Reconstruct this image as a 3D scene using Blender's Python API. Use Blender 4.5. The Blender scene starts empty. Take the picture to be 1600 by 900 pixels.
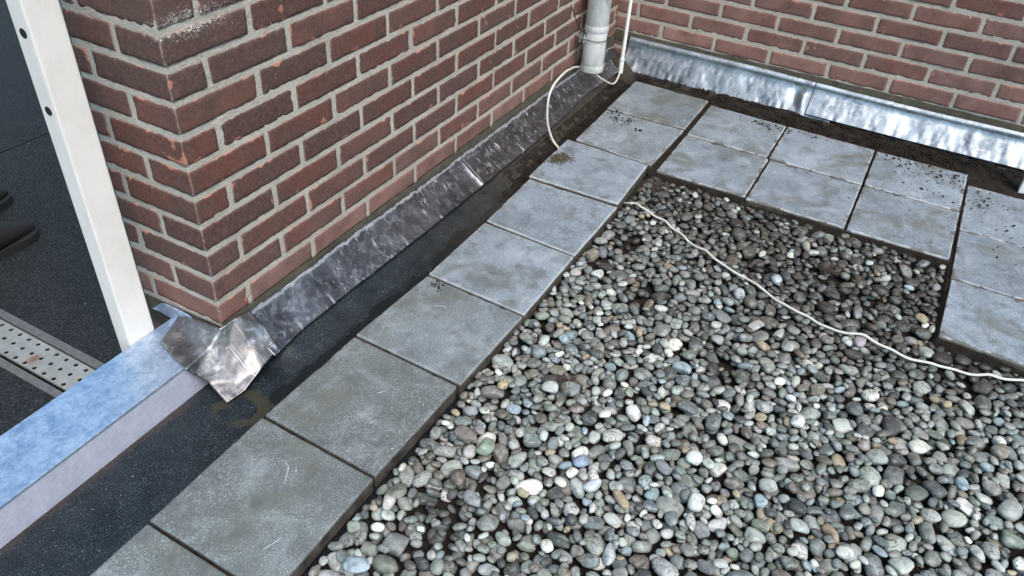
import bpy, math, random
import numpy as np
from mathutils import Matrix, Vector

rnd = random.Random(7)
rng = np.random.default_rng(11)
SC = bpy.context.scene
COL = SC.collection
RAD = math.radians

# ------------------------------------------------------------------ camera
cam_d = bpy.data.cameras.new("camera")
cam = bpy.data.objects.new("camera", cam_d)
COL.objects.link(cam)
CR = np.array([[0.482702, 0.514655, -0.708611], [-0.874017, 0.334474, -0.352451], [0.055621, 0.789467, 0.611268]])
CC = np.array([-0.44807, -0.95265, 1.258843])
M = Matrix(CR.tolist()).to_4x4()
M.translation = Vector(CC.tolist())
cam.matrix_world = M
cam_d.sensor_width = 36.0
cam_d.lens = 27.88
cam_d.clip_start = 0.02
cam_d.clip_end = 500.0
SC.camera = cam

# ------------------------------------------------------------------ sky, sun, exposure
SUN_EL, SUN_AZ = RAD(58), RAD(232)     # azimuth counted from +X towards +Y : light comes from behind the camera
world = bpy.data.worlds.new("World")
SC.world = world
world.use_nodes = True
wn = world.node_tree
wn.nodes.clear()
wo = wn.nodes.new("ShaderNodeOutputWorld")
wb = wn.nodes.new("ShaderNodeBackground")
ws = wn.nodes.new("ShaderNodeTexSky")
ws.sky_type = 'NISHITA'
ws.sun_disc = False
ws.sun_elevation = SUN_EL
ws.sun_rotation = RAD(90) - SUN_AZ
ws.air_density = 1.0
ws.dust_density = 2.0
wh = wn.nodes.new("ShaderNodeHueSaturation")
wh.inputs['Saturation'].default_value = 1.2
wh.inputs['Hue'].default_value = 0.475
wn.links.new(ws.outputs[0], wh.inputs['Color'])
wn.links.new(wh.outputs[0], wb.inputs['Color'])
wb.inputs['Strength'].default_value = 0.14
wn.links.new(wb.outputs[0], wo.inputs[0])

sd = bpy.data.lights.new("sun", 'SUN')
sun = bpy.data.objects.new("sun", sd)
COL.objects.link(sun)
sd.energy = 1.25
sd.angle = RAD(26)
sd.color = (1.0, 0.93, 0.84)
dirv = Vector((math.cos(SUN_EL) * math.cos(SUN_AZ), math.cos(SUN_EL) * math.sin(SUN_AZ), math.sin(SUN_EL)))
sun.rotation_euler = dirv.to_track_quat('Z', 'Y').to_euler()
SC.view_settings.view_transform = 'Standard'
SC.view_settings.look = 'None'
SC.view_settings.exposure = 1.12
SC.view_settings.gamma = 1.0
SC.view_settings.use_curve_mapping = False
SC.render.engine = 'CYCLES'

# ------------------------------------------------------------------ numpy noise
_perm = np.random.default_rng(3).random(4096)


def _h(ix, iy, iz):
    return _perm[(ix * 73 + iy * 1259 + iz * 3571 + ((ix * 17) ^ (iy * 31) ^ (iz * 57))) & 4095]


def vnoise(p, scale=1.0, seed=0.0):
    q = np.asarray(p, float) * scale + np.asarray(seed, float)
    i = np.floor(q).astype(np.int64)
    f = q - i
    f = f * f * (3 - 2 * f)
    x, y, z = i[..., 0], i[..., 1], i[..., 2]
    fx, fy, fz = f[..., 0], f[..., 1], f[..., 2]

    def L(a, b, t): return a + (b - a) * t
    c00 = L(_h(x, y, z), _h(x + 1, y, z), fx)
    c10 = L(_h(x, y + 1, z), _h(x + 1, y + 1, z), fx)
    c01 = L(_h(x, y, z + 1), _h(x + 1, y, z + 1), fx)
    c11 = L(_h(x, y + 1, z + 1), _h(x + 1, y + 1, z + 1), fx)
    return L(L(c00, c10, fy), L(c01, c11, fy), fz) * 2 - 1


def fbm(p, scale, seed=0.0, octv=3):
    s = 0
    a = 1.0
    for k in range(octv):
        s = s + a * vnoise(p, scale * 2 ** k, seed + 17.3 * k)
        a *= 0.5
    return s / 1.75


# ------------------------------------------------------------------ material helpers
class MT:
    def __init__(s, name):
        s.m = bpy.data.materials.new(name)
        s.m.use_nodes = True
        s.nt = s.m.node_tree
        s.b = s.nt.nodes['Principled BSDF']

    def set(s, **k):
        for a, v in k.items():
            s.put(s.b.inputs[a.replace('_', ' ')], v)
        return s

    def put(s, inp, v):
        if isinstance(v, bpy.types.NodeSocket):
            s.nt.links.new(v, inp)
        else:
            if inp.type == 'RGBA' and len(v) == 3:
                v = (*v, 1)
            inp.default_value = v

    def node(s, t, **k):
        return s.nt.nodes.new(t)

    def pos(s):
        return s.nt.nodes.new("ShaderNodeNewGeometry").outputs['Position']

    def attr(s, name, out='Fac'):
        n = s.nt.nodes.new("ShaderNodeAttribute")
        n.attribute_name = name
        return n.outputs[out]

    def noise(s, scale, detail=3.0, rough=0.55, vec=None, dist=0.0, w=None):
        n = s.nt.nodes.new("ShaderNodeTexNoise")
        if w is not None:
            n.noise_dimensions = '4D'
            s.put(n.inputs['W'], w)
        s.put(n.inputs['Vector'], vec if vec is not None else s.pos())
        n.inputs['Scale'].default_value = scale
        n.inputs['Detail'].default_value = detail
        n.inputs['Roughness'].default_value = rough
        n.inputs['Distortion'].default_value = dist
        return n.outputs[0]

    def voro(s, scale, vec=None, out='Distance', feature='F1'):
        n = s.nt.nodes.new("ShaderNodeTexVoronoi")
        n.feature = feature
        s.put(n.inputs['Vector'], vec if vec is not None else s.pos())
        n.inputs['Scale'].default_value = scale
        return n.outputs[out]

    def ramp(s, v, *st):
        n = s.nt.nodes.new("ShaderNodeValToRGB")
        s.put(n.inputs[0], v)
        e = n.color_ramp.elements
        while len(e) < len(st):
            e.new(0.5)
        for i, (p, c) in enumerate(st):
            e[i].position = p
            e[i].color = (c, c, c, 1) if isinstance(c, (int, float)) else (*c, 1)
        return n.outputs[0]

    def mix(s, f, a, b, mode='MIX'):
        n = s.nt.nodes.new("ShaderNodeMix")
        n.data_type = 'RGBA'
        n.blend_type = mode
        s.put(n.inputs[0], f)
        s.put(n.inputs[6], a)
        s.put(n.inputs[7], b)
        return n.outputs[2]

    def math(s, op, a, b=0.0, c=None, clamp=False):
        n = s.nt.nodes.new("ShaderNodeMath")
        n.operation = op
        n.use_clamp = clamp
        s.put(n.inputs[0], a)
        s.put(n.inputs[1], b)
        if c is not None:
            s.put(n.inputs[2], c)
        return n.outputs[0]

    def sep(s, v):
        n = s.nt.nodes.new("ShaderNodeSeparateXYZ")
        s.put(n.inputs[0], v)
        return n.outputs

    def scale(s, v, sc):
        n = s.nt.nodes.new("ShaderNodeVectorMath")
        n.operation = 'MULTIPLY'
        s.put(n.inputs[0], v)
        n.inputs[1].default_value = sc
        return n.outputs[0]

    def bump(s, h, strength=0.3, dist=0.002):
        n = s.nt.nodes.new("ShaderNodeBump")
        n.inputs['Strength'].default_value = strength
        n.inputs['Distance'].default_value = dist
        s.put(n.inputs['Height'], h)
        s.nt.links.new(n.outputs[0], s.b.inputs['Normal'])
        return s


MATS = {}


def mk_brick():
    m = MT("fired_brick")
    seed = m.attr('seed')
    edge = m.attr('edge')
    p = m.pos()
    low = m.attr('low')
    base = m.ramp(seed, (0.0, (0.092, 0.036, 0.028)), (0.3, (0.135, 0.047, 0.034)), (0.5, (0.070, 0.034, 0.029)),
                  (0.68, (0.160, 0.064, 0.048)), (0.85, (0.105, 0.062, 0.050)), (1.0, (0.078, 0.042, 0.036)))
    n1 = m.noise(14, 4, .6, w=seed)
    base = m.mix(m.ramp(n1, (0.35, 0), (0.7, 1)), base, (0.070, 0.046, 0.038))
    n2 = m.noise(160, 3, .7)
    base = m.mix(m.ramp(n2, (0.45, 0), (0.72, 0.5)), base, (0.20, 0.12, 0.095))
    # chalky bloom on the lowest courses and on the far wall
    nb = m.noise(11, 4, .6)
    bl = m.math('MULTIPLY', low, m.ramp(nb, (0.3, 0.25), (0.65, 1)))
    base = m.mix(bl, base, (0.34, 0.195, 0.165))
    # fresh orange chips, mostly along the arrises
    no = m.noise(26, 3, .6, w=m.math('MULTIPLY', seed, 31.0))
    chip = m.math('ADD', no, m.math('MULTIPLY', m.ramp(edge, (0.0, 1), (0.25, 0)), 0.13))
    big = m.noise(5.0, 2, .5)
    chip = m.math('ADD', chip, m.math('MULTIPLY', m.math('SUBTRACT', big, 0.5), 0.22))
    chip = m.ramp(chip, (0.695, 0), (0.715, 1))
    base = m.mix(m.math('MULTIPLY', chip, 0.8), base, (0.44, 0.19, 0.13))
    # lime specks and drips
    ns = m.noise(95, 3, .6, vec=m.scale(p, (1, 1, 0.6)))
    ns = m.math('ADD', ns, m.math('MULTIPLY', m.math('SUBTRACT', m.noise(6, 2), 0.5), 0.30))
    sp = m.ramp(ns, (0.76, 0), (0.80, 1))
    base = m.mix(m.math('MULTIPLY', sp, 0.7), base, (0.62, 0.58, 0.53))
    vm = m.node("ShaderNodeVectorMath")
    vm.operation = 'DISTANCE'
    m.put(vm.inputs[0], m.scale(p, (0.42, 1, 1.6)))
    vm.inputs[1].default_value = (0.515 * 0.42, 0.197, 0.742 * 1.6)
    sal = m.ramp(m.math('ADD', vm.outputs['Value'], m.math('MULTIPLY', m.math('SUBTRACT', m.noise(120, 4, .8), 0.5), 0.12)), (0.015, 1), (0.045, 0))
    sal = m.math('MULTIPLY', sal, m.ramp(m.noise(260, 3, .7), (0.50, 0), (0.58, 1)))
    base = m.mix(sal, base, (0.70, 0.68, 0.63))
    # mortar smeared over the arrises
    ne = m.math('ADD', edge, m.math('MULTIPLY', m.math('SUBTRACT', m.noise(60, 3, .6), 0.5), 0.16))
    sm = m.ramp(ne, (0.015, 1), (0.05, 0))
    base = m.mix(m.math('MULTIPLY', sm, 0.55), base, (0.30, 0.26, 0.225))
    m.set(Base_Color=base, Roughness=0.88)
    m.b.inputs['Specular IOR Level'].default_value = 0.25
    m.bump(m.math('ADD', m.noise(260, 4, .75), m.math('MULTIPLY', m.noise(60, 4, .7), 0.8)), 0.6, 0.0025)
    return m.m


def mk_mortar():
    m = MT("grey_mortar")
    n = m.noise(9, 4, .6)
    c = m.ramp(n, (0.25, (0.37, 0.34, 0.28)), (0.75, (0.54, 0.50, 0.43)))
    sandy = m.voro(420)
    c = m.mix(m.ramp(m.noise(330, 3, .7), (0.35, 0.35), (0.6, 0)), c, (0.18, 0.17, 0.145))
    m.set(Base_Color=c, Roughness=0.95)
    m.b.inputs['Specular IOR Level'].default_value = 0.15
    m.bump(m.math('ADD', m.noise(200, 4, .7), m.noise(50, 3, .6)), 0.8, 0.0035)
    return m.m


def mk_fillet():
    m = MT("damp_sealing_mortar")
    n = m.noise(30, 4, .6)
    c = m.ramp(n, (0.3, (0.038, 0.036, 0.025)), (0.7, (0.085, 0.078, 0.052)))
    m.set(Base_Color=c, Roughness=0.9)
    m.bump(m.noise(160, 4, .7), 0.7, 0.003)
    return m.m


def mk_lead(name, tint=(0.42, 0.43, 0.46), ox=0.5, ro=0.0):
    m = MT(name)
    v = m.attr('v')
    u = m.attr('u')
    cloud = m.noise(9, 5, .65, dist=0.6)
    blot = m.noise(38, 3, .55, dist=1.2)
    c = m.ramp(cloud, (0.3, tuple(t * 0.45 for t in tint)), (0.7, tint))
    c = m.mix(m.ramp(blot, (0.5, 0), (0.75, 0.55)), c, (0.62, 0.64, 0.68))
    # pale oxide line along the top and scuffs
    ed = m.math('ADD', v, m.math('MULTIPLY', m.math('SUBTRACT', m.noise(45, 4, .6), 0.5), 0.22))
    top = m.ramp(ed, (0.0, 0), (0.03, 0.85), (0.075, 0.7), (0.11, 0))
    top = m.math('MULTIPLY', top, ox)
    # combed dressing strokes down the sheet, their highlights painted pale; sheet's own coordinates
    cv = m.node("ShaderNodeCombineXYZ")
    m.put(cv.inputs[0], m.math('MULTIPLY', u, 46.0))
    m.put(cv.inputs[1], m.math('MULTIPLY', v, 2.2))
    st = m.noise(1.6, 3, .6, vec=cv.outputs[0], dist=0.5)
    stm = m.math('MULTIPLY', m.ramp(st, (0.56, 0), (0.70, 1.0)), m.ramp(m.noise(7, 2), (0.42, 0), (0.55, 1)))
    scv = m.scale(m.pos(), (30, 260, 120))
    sc = m.ramp(m.noise(1.0, 2, .5, vec=scv, dist=0.3), (0.72, 0), (0.76, 0.9))
    mask = m.math('MAXIMUM', top, m.math('MULTIPLY', m.math('MAXIMUM', stm, sc), ox))
    c = m.mix(mask, c, (0.66, 0.68, 0.70))
    rough = m.ramp(m.noise(22, 4, .6, dist=0.8), (0.3, 0.30 + ro), (0.7, 0.52 + ro))
    rough = m.mix(mask, rough, (0.7, 0.7, 0.7))
    met = m.math('SUBTRACT', 1.0, m.math('MULTIPLY', mask, 0.75))
    c = m.mix(m.ramp(m.noise(60, 3, .6, vec=m.scale(m.pos(), (1, 1, 0.3)), dist=1.0), (0.62, 0), (0.74, 0.18)), c, (0.6, 0.62, 0.65))
    m.set(Base_Color=c, Roughness=rough, Metallic=met)
    m.bump(m.math('ADD', m.noise(24, 2, .45, dist=0.6), m.math('MULTIPLY', m.noise(120, 2, .5), 0.06)), 0.3, 0.004)
    return m.m


def mk_zinc(name, a, b, rough, met=0.75):
    m = MT(name)
    n = m.math("ADD", m.math("MULTIPLY", m.noise(20, 5, .7, dist=0.3), 0.5), m.math("MULTIPLY", m.noise(75, 5, .75, dist=0.5), 0.5))
    c = m.ramp(n, (0.40, a), (0.60, b))
    n3 = m.noise(140, 3, .6)
    c = m.mix(m.ramp(n3, (0.5, 0), (0.8, 0.35)), c, (0.75, 0.78, 0.82))
    m.set(Base_Color=c, Metallic=met, Roughness=m.ramp(n, (0.35, rough), (0.65, rough + .12)))
    m.bump(m.noise(9, 2), 0.12, 0.004)
    return m.m


def mk_felt():
    m = MT("roofing_felt")
    p = m.pos()
    x, y, z = m.sep(p)
    wob = m.math('SUBTRACT', m.noise(5.5, 4, .55), 0.5)
    # water along the slab foot, contact shade painted into its dark; wandering shore line
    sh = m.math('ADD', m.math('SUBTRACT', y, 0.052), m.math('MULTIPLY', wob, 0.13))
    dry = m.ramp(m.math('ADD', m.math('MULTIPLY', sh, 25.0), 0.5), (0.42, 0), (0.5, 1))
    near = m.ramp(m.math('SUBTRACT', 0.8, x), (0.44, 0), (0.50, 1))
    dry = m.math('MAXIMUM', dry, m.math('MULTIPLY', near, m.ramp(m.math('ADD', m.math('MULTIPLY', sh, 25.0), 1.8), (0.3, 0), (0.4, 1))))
    c = m.ramp(m.noise(14, 4, .6), (0.3, (0.006, 0.009, 0.011)), (0.7, (0.012, 0.017, 0.021)))
    gr = m.math('MULTIPLY', m.ramp(m.noise(330, 2, .6), (0.50, 0), (0.66, 1)), m.ramp(m.noise(22, 4, .6), (0.35, 0.25), (0.65, 1)))
    c = m.mix(m.math('MULTIPLY', gr, m.math('MULTIPLY', dry, 0.9)), c, (0.058, 0.080, 0.094))
    gr2 = m.ramp(m.noise(240, 1, .5), (0.745, 0), (0.77, 1))
    c = m.mix(m.math('MULTIPLY', gr2, m.math('ADD', 0.15, m.math('MULTIPLY', dry, 0.5))), c, (0.30, 0.34, 0.37))
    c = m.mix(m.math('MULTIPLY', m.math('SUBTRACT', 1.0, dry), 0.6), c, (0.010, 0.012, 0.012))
    # rusty silt against the threshold
    rs = m.math('ADD', m.math('MULTIPLY', y, 16.0), m.math('SUBTRACT', m.noise(12, 4, .6), 2.95))
    rs = m.math('MULTIPLY', m.ramp(rs, (0.45, 0), (0.8, 0.7)), near)
    c = m.mix(rs, c, (0.060, 0.042, 0.032))
    # green-brown sludge ring under the lead tip
    ring = m.node("ShaderNodeVectorMath")
    ring.operation = 'DISTANCE'
    m.put(ring.inputs[0], m.scale(p, (1, 1, 0)))
    ring.inputs[1].default_value = (0.345, 0.085, 0)
    rd = m.math('ADD', m.math('ADD', ring.outputs['Value'], m.math('MULTIPLY', wob, 0.20)), m.math('MULTIPLY', m.math('SUBTRACT', m.noise(45, 5, .7), 0.5), 0.03))
    sl = m.ramp(m.math('MULTIPLY', rd, 8.0), (0.20, 0.0), (0.24, 0.85), (0.42, 0.75), (0.47, 0.0))
    sl = m.math('MULTIPLY', sl, m.ramp(m.math('SUBTRACT', x, -0.2), (0.50, 0), (0.53, 1)))
    c = m.mix(sl, c, (0.034, 0.033, 0.020))
    dx = m.math('SUBTRACT', m.math('MULTIPLY', x, 0.8), 0.75, clamp=True)
    dirt = m.math('MULTIPLY', dx, m.ramp(m.noise(9, 5, .65), (0.3, 0.5), (0.6, 2.0)), clamp=True)
    c = m.mix(dirt, c, m.ramp(m.noise(90, 4, .7), (0.3, (0.016, 0.014, 0.010)), (0.7, (0.055, 0.046, 0.034))))
    rg = m.mix(dry, (0.24, 0.24, 0.24), m.ramp(m.noise(9, 3), (0.4, 0.34), (0.6, 0.5)))
    m.set(Base_Color=c, Roughness=m.mix(m.math('MAXIMUM', dirt, sl), rg, (0.85, 0.85, 0.85)))
    m.b.inputs['Specular IOR Level'].default_value = 0.33
    m.bump(m.math('ADD', m.noise(330, 2, .6), m.math('MULTIPLY', m.noise(60, 3), 0.6)), 0.7, 0.002)
    return m.m


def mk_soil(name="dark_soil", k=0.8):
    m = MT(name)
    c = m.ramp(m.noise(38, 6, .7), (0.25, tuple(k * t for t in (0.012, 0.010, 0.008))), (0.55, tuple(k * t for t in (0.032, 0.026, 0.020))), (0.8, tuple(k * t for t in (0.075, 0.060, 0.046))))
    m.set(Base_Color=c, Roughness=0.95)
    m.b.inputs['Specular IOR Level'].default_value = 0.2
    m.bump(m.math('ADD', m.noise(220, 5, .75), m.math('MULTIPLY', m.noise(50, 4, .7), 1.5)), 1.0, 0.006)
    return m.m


def mk_paver():
    m = MT("concrete_paver")
    seed = m.attr('seed')
    far = m.attr('far')
    edge = m.attr('edge')
    p = m.pos()
    n1 = m.noise(5, 5, .62, w=m.math('MULTIPLY', seed, 9.0))
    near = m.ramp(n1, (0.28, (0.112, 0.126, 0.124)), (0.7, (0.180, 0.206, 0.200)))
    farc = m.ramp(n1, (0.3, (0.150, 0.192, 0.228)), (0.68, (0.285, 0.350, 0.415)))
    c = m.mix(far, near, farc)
    c = m.mix(1.0, c, m.ramp(m.math('FRACT', m.math('MULTIPLY', seed, 5.3)), (0.0, 0.80), (1.0, 1.08)), 'MULTIPLY')
    # aggregate grain
    g = m.noise(300, 3, .7)
    c = m.mix(m.ramp(g, (0.34, 0.6), (0.5, 0)), c, (0.06, 0.062, 0.06))
    c = m.mix(m.ramp(g, (0.54, 0), (0.68, 0.65)), c, (0.42, 0.44, 0.43))
    # lime bloom clouds
    bl = m.noise(11, 6, .72, dist=1.0, w=m.math('MULTIPLY', seed, 5.0))
    c = m.mix(m.math('MULTIPLY', m.ramp(bl, (0.50, 0), (0.72, 1)), 0.35), c, (0.45, 0.50, 0.53))
    b2 = m.noise(42, 6, .75, dist=0.6, w=seed)
    c = m.mix(m.math('MULTIPLY', m.ramp(b2, (0.54, 0), (0.68, 1)), m.math('ADD', 0.14, m.math('MULTIPLY', far, 0.26))), c, (0.44, 0.49, 0.52))
    # damp, algae and mud stains
    al = m.noise(6.5, 5, .65, dist=0.8, w=m.math('MULTIPLY', seed, 21.0))
    c = m.mix(m.math('MULTIPLY', m.ramp(al, (0.50, 0), (0.64, 1)), 0.7), c, (0.100, 0.105, 0.082))
    dk = m.noise(17, 5, .7, w=m.math('MULTIPLY', seed, 13.0))
    c = m.mix(m.math('MULTIPLY', m.ramp(dk, (0.50, 0), (0.66, 1)), 0.6), c, (0.075, 0.082, 0.085))
    # dry chips and scratches
    scr = m.noise(1.0, 2, .5, vec=m.scale(p, (26, 190, 20)), dist=1.5, w=m.math('MULTIPLY', seed, 3.0))
    c = m.mix(m.ramp(scr, (0.775, 0), (0.79, 0.5)), c, (0.5, 0.53, 0.53))
    sp = m.noise(120, 1, .5)
    c = m.mix(m.ramp(sp, (0.765, 0), (0.79, 0.75)), c, (0.60, 0.62, 0.60))
    # worn pale arris then muddy side faces
    e = m.math('ADD', edge, m.math('MULTIPLY', m.math('SUBTRACT', m.noise(30, 4, .6), 0.5), 0.02))
    c = m.mix(m.math('MULTIPLY', m.ramp(e, (0.001, 1), (0.006, 0)), m.math('MULTIPLY', far, 0.6)), c, (0.5, 0.52, 0.52))
    md = m.attr('mud')
    mn = m.math('SUBTRACT', m.math('MULTIPLY', m.math('SUBTRACT', m.noise(13, 7, .75, w=m.math('MULTIPLY', seed, 4.0)), 0.49), 0.14), edge)
    c = m.mix(m.math('MULTIPLY', md, m.ramp(m.math('MULTIPLY', mn, 60.0), (0.0, 0), (0.25, 0.85))), c, m.ramp(g, (0.3, (0.055, 0.052, 0.042)), (0.7, (0.12, 0.11, 0.09))))
    e2 = m.math('MULTIPLY', m.math('ADD', mn, 0.008), 60.0)
    side = m.attr('side')
    c = m.mix(side, c, m.ramp(m.noise(40, 4, .7), (0.35, (0.028, 0.024, 0.018)), (0.7, (0.115, 0.10, 0.078))))
    m.set(Base_Color=c, Roughness=m.ramp(n1, (0.3, 0.62), (0.7, 0.82)))
    m.b.inputs['Specular IOR Level'].default_value = 0.45
    m.bump(m.math('ADD', g, m.math('MULTIPLY', m.noise(40, 4, .6), 0.8)), 0.4, 0.0022)
    return m.m


def mk_pebble():
    m = MT("river_pebble")
    col = m.attr('col', 'Color')
    sd_ = m.attr('seed')
    p = m.pos()
    w = m.math('MULTIPLY', sd_, 57.0)
    n = m.noise(55, 5, .65, w=w, dist=0.4)
    c = m.mix(m.ramp(n, (0.32, 0.62), (0.5, 0)), col, (0.035, 0.035, 0.033))
    c = m.mix(m.ramp(n, (0.52, 0), (0.72, 0.6)), c, (0.52, 0.55, 0.54))
    # speckled stones only
    isp = m.ramp(m.math('FRACT', m.math('MULTIPLY', sd_, 7.31)), (0.62, 0), (0.68, 1))
    s2 = m.noise(230, 3, .7, w=w)
    c = m.mix(m.math('MULTIPLY', isp, m.ramp(s2, (0.53, 0), (0.6, 0.8))), c, (0.03, 0.032, 0.03))
    # pale quartz veins on a few
    iv = m.ramp(m.math('FRACT', m.math('MULTIPLY', sd_, 13.7)), (0.93, 0), (0.94, 1))
    vn = m.math('ABSOLUTE', m.math('SUBTRACT', m.noise(30, 1, .5, w=w), 0.5))
    c = m.mix(m.math('MULTIPLY', iv, m.ramp(vn, (0.002, 0.6), (0.010, 0))), c, (0.6, 0.6, 0.57))
    fine = m.noise(500, 3, .6)
    c = m.mix(m.ramp(fine, (0.35, 0.3), (0.55, 0)), c, (0.05, 0.05, 0.05))
    # silt film
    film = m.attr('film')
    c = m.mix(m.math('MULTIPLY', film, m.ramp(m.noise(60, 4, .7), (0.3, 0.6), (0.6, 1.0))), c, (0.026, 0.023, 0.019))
    m.set(Base_Color=c, Roughness=m.ramp(m.math('FRACT', m.math('MULTIPLY', sd_, 3.1)), (0.0, 0.42), (1.0, 0.68)))
    m.b.inputs['Specular IOR Level'].default_value = 0.5
    m.bump(m.math('ADD', m.noise(130, 4, .65, w=w), m.math('MULTIPLY', fine, 0.3)), 0.45, 0.0022)
    return m.m


def mk_plain(name, c, r=0.5, metal=0.0, var=0.25, sc=30, bump=0.1, dirt=None):
    m = MT(name)
    n = m.noise(sc, 4, .6)
    cc = m.ramp(n, (0.3, tuple(t * (1 - var) for t in c)), (0.7, tuple(min(1, t * (1 + var * .3)) for t in c)))
    if dirt:
        d = m.noise(13, 5, .7, vec=m.scale(m.pos(), (1, 1, 0.5)))
        cc = m.mix(m.ramp(d, (0.52, 0), (0.68, dirt[0])), cc, dirt[1])
    m.set(Base_Color=cc, Roughness=r, Metallic=metal)
    m.bump(m.noise(sc * 8, 3), bump, 0.001)
    return m.m


def mk_terrace():
    m = MT("black_terrace_membrane")
    c = m.ramp(m.noise(8, 4, .6), (0.3, (0.0075, 0.009, 0.0105)), (0.7, (0.013, 0.015, 0.0165)))
    g = m.noise(260, 3, .65)
    c = m.mix(m.ramp(g, (0.5, 0), (0.66, 1.0)), c, (0.055, 0.060, 0.063))
    sp = m.noise(90, 1, .5)
    c = m.mix(m.ramp(sp, (0.80, 0), (0.81, 0.6)), c, (0.4, 0.4, 0.4))
    m.set(Base_Color=c, Roughness=0.8)
    m.b.inputs['Specular IOR Level'].default_value = 0.22
    m.bump(g, 0.9, 0.003)
    return m.m


def mk_grate():
    m = MT("stainless_steel")
    x, y, z = m.sep(m.pos())
    c = m.ramp(m.noise(30, 5, .7), (0.3, (0.30, 0.275, 0.235)), (0.7, (0.44, 0.41, 0.36)))
    vm = m.node("ShaderNodeVectorMath")
    vm.operation = 'DISTANCE'
    m.put(vm.inputs[0], m.pos())
    vm.inputs[1].default_value = (0.268, 0.682, -0.119)
    rm = m.ramp(m.math('ADD', vm.outputs['Value'], m.math('MULTIPLY', m.math('SUBTRACT', m.noise(90, 4, .7), 0.5), 0.03)), (0.006, 0.9), (0.022, 0))
    c = m.mix(rm, c, (0.16, 0.065, 0.022))
    m.set(Base_Color=c, Roughness=0.42, Metallic=m.math('SUBTRACT', 0.45, m.math('MULTIPLY', rm, 0.45)))
    m.bump(m.noise(90, 3), 0.15, 0.001)
    return m.m


M_BRICK = mk_brick()
M_MORT = mk_mortar()
M_FIL = mk_fillet()
M_LEAD = mk_lead("lead_dark_reflection", (0.265, 0.265, 0.28), 0.55)  # same lead, the dark reflection of the back wall put into its tint
M_LEADB = mk_lead("lead_sky_reflection", (0.37, 0.435, 0.48), 0.15, 0.05)  # same lead, the blue sky reflection put into its tint
M_LEADC = mk_lead("worked_lead", (0.32, 0.305, 0.30), 0.8, 0.10)
M_ZINC = mk_zinc("zinc_sky_reflection", (0.27, 0.37, 0.53), (0.56, 0.66, 0.78), 0.36)  # grey zinc with the reflected sky blue painted into its colour
M_ZINCF = mk_zinc("zinc_front", (0.42, 0.42, 0.50), (0.52, 0.52, 0.60), 0.42, 0.15)  # front of the same zinc, its reflected lilac painted into the colour
M_FELT = mk_felt()
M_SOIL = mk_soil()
M_SOILB = mk_soil("brown_mud", 0.7)
M_PAVE = mk_paver()
M_PEB = mk_pebble()
M_POST = mk_plain("white_powder_coat", (0.74, 0.70, 0.64), 0.35, 0, 0.05, 12, 0.03, (0.3, (0.55, 0.50, 0.43)))
M_POSTR = mk_plain("white_post_paint", (0.80, 0.81, 0.80), 0.4, 0, 0.06, 12, 0.03)
M_PVC = mk_plain("grey_white_pvc", (0.72, 0.73, 0.69), 0.45, 0, 0.12, 25, 0.05, (0.6, (0.22, 0.22, 0.19)))
M_PVC2 = mk_plain("white_pvc", (0.82, 0.83, 0.79), 0.45, 0, 0.06, 25, 0.03)
M_CABLE = mk_plain("cream_cable_sheath", (0.60, 0.59, 0.53), 0.5, 0, 0.1, 30, 0.03, (0.7, (0.4, 0.38, 0.32)))
M_BLACK = mk_plain("black_plastic", (0.015, 0.015, 0.016), 0.5, 0, 0.1)
M_HOLE = mk_plain("hole_dark", (0.008, 0.008, 0.008), 0.9, 0, 0.1)
M_STEEL = mk_plain("galvanised_steel", (0.50, 0.52, 0.54), 0.4, 0.8, 0.2)
M_TERR = mk_terrace()
M_GRATE = mk_grate()
M_FRAME = mk_plain("drain_frame_concrete", (0.115, 0.115, 0.11), 0.6, 0.0, 0.35, 60, 0.5)
M_MOSS = mk_plain("dry_moss", (0.10, 0.088, 0.052), 0.95, 0, 0.5, 120, 0.8)
M_ROOT = mk_plain("dry_root", (0.085, 0.065, 0.048), 0.95, 0, 0.4, 120, 0.6)
M_CRUMB = mk_plain("soil_crumb", (0.040, 0.032, 0.024), 0.95, 0, 0.4, 120, 0.8)
M_JEAN = mk_plain("blue_work_trousers", (0.012, 0.030, 0.115), 0.9, 0, 0.3, 60, 0.4)
M_SHOE = mk_plain("black_shoe", (0.008, 0.007, 0.007), 0.9, 0, 0.3, 60, 0.2)
M_SOLE = mk_plain("shoe_sole", (0.012, 0.012, 0.013), 0.9, 0, 0.3, 60, 0.2)
M_SKIN = mk_plain("skin", (0.50, 0.30, 0.22), 0.55, 0, 0.08)
M_HAIR = mk_plain("brown_hair", (0.03, 0.02, 0.014), 0.7, 0, 0.3, 90, 0.5)
M_JACK = mk_plain("navy_jacket", (0.015, 0.02, 0.035), 0.85, 0, 0.3, 60, 0.3)
M_GROUND = mk_plain("distant_ground", (0.10, 0.10, 0.095), 0.95, 0, 0.3, 0.5, 0.2)


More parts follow.
